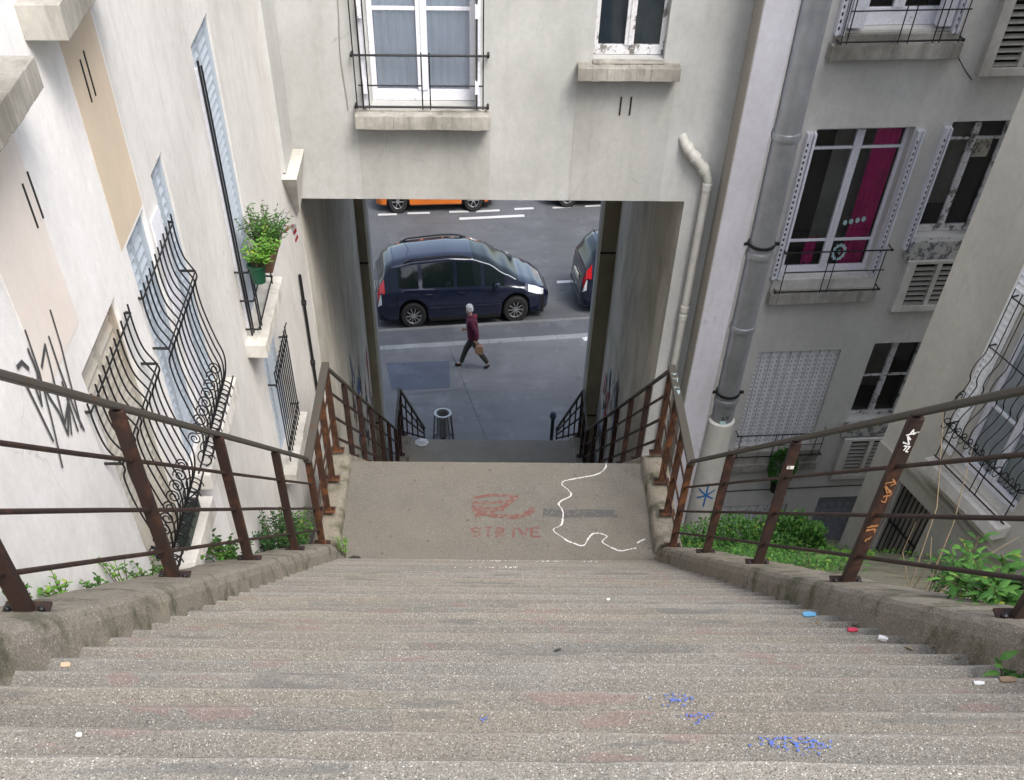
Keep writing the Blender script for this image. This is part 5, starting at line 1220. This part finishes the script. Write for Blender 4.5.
arm(1, P3(-.07, .14, 1.21), P3(.0, .19, .97), P3(-.19, .15, .88), Vector((-1, -.1, 0)))
arm(-1, P3(-.05, -.15, 1.21), P3(.07, -.2, .96), P3(.08, -.2, .74), Vector((.1, 0, -1)))
chain(V, E, Rr, [(P3(-.205, 0, 1.395), .012)], 6)
skin_mesh('body', V, E, Rr, skinm, per)
m = MB()
for sgn in (-1, 1): m.lathe(P3(-.197, sgn*.03, 1.42), [(0, -.008), (.009, 0), (0, .008)], 8)
m.build('eyes', 'dark', per)
# hair: cap of short curls
hm = MB()
for _ in range(170):
    d = Vector((random.gauss(0, 1), random.gauss(0, 1), random.gauss(0, 1))).normalized()
    if d.z < -.35 or (d.x < -.55 and d.z < .45): continue
    p = P3(-.11, 0, 1.435)+Vector((d.x*.088, d.y*.08, d.z*.09)); r_ = random.uniform(.018, .03); hm.lathe(p-Vector((0, 0, r_)), [(0, 0), (r_*.8, r_*.4), (r_, r_), (r_*.8, r_*1.6), (0, r_*2)], 7)
hm.build('hair', hairm, per, smooth=True)
V = []; E = []; Rr = []
c = chain(V, E, Rr, [(P3(.0, 0, .66), (.175, .18)), (P3(-.01, 0, .82), (.165, .175)), (P3(-.03, 0, 1.0), (.155, .17)), (P3(-.05, 0, 1.14), (.155, .18)), (P3(-.075, 0, 1.235), (.105, .14)), (P3(-.09, 0, 1.31), (.07, .075))])
chain(V, E, Rr, [(P3(-.07, .16, 1.2), .075), (P3(-.03, .18, 1.08), .068), (P3(.0, .19, .97), .064), (P3(-.1, .17, .92), .058), (P3(-.18, .155, .885), .052)], 3)
chain(V, E, Rr, [(P3(-.05, -.17, 1.2), .075), (P3(.0, -.2, 1.08), .07), (P3(.07, -.2, .96), .066), (P3(.08, -.2, .84), .06), (P3(.08, -.2, .76), .055)], 3)
skin_mesh('jacket', V, E, Rr, coatm, per)
V = []; E = []; Rr = []
chain(V, E, Rr, [(P3(0, 0, .80), (.13, .145)), (P3(0, 0, .73), (.12, .14))])
for side, kn, an in ((.07, kneeF, ankF), (-.07, kneeB, ankB)):
    th = P3(0, side, .7); chain(V, E, Rr, [(th, .105), (th.lerp(kn, .5), .098), (kn, .082), (kn.lerp(an, .5), .072), (an+Vector((0, 0, .0)), .064)], 1)
skin_mesh('trousers', V, E, Rr, trm, per)
for an, pts in ((ankF, [P3(-.33, .07, .05), P3(-.40, .07, .045), P3(-.50, .07, .04), P3(-.53, .07, .045)]), (ankB, [P3(.44, -.07, .12), P3(.40, -.07, .07), P3(.33, -.07, .04), P3(.28, -.07, .035)])):
    V = []; E = []; Rr = []; chain(V, E, Rr, [(pts[0], .042), (pts[1], .045), (pts[2], .04), (pts[3], .026)]); skin_mesh('shoe', V, E, Rr, shoem, per)
V = []; E = []; Rr = []; chain(V, E, Rr, [(P3(.0, -.12, 1.27), .03), (P3(.07, -.02, 1.27), .035), (P3(.04, .1, 1.26), .03)]); skin_mesh('hood', V, E, Rr, plain('red scarf', (.22, .015, .04), .8), per)
bg_ = thing('handbag', 'tan handbag hanging from the near hand of the walking person', 'bag', P3(.1, -.2, .45))
m = MB(); q = [(-.09, .02), (.10, 0), (.13, .1), (.10, .2), (-.06, .2), (-.11, .12)]; bb = P3(.14, -.21, .45)
A_ = [bb+Vector((x, -.05, z)) for x, z in q]; B_ = [bb+Vector((x, .05, z)) for x, z in q]; m.poly(A_); m.poly(B_)
for i in range(6): m.quad(A_[i], A_[(i+1) % 6], B_[(i+1) % 6], B_[i])
m.build('bag', plain('tan leather', (.33, .2, .12), .55), bg_, bevel=.012)
m = MB(); m.tube([bb+Vector((-.08, 0, .19)), bb+Vector((-.07, 0, .25)), bb+Vector((-.03, 0, .275)), bb+Vector((.02, 0, .25)), bb+Vector((.07, 0, .19))], .009, 6); m.build('handle', plain('tan strap', (.25, .15, .09), .55), bg_, smooth=True)
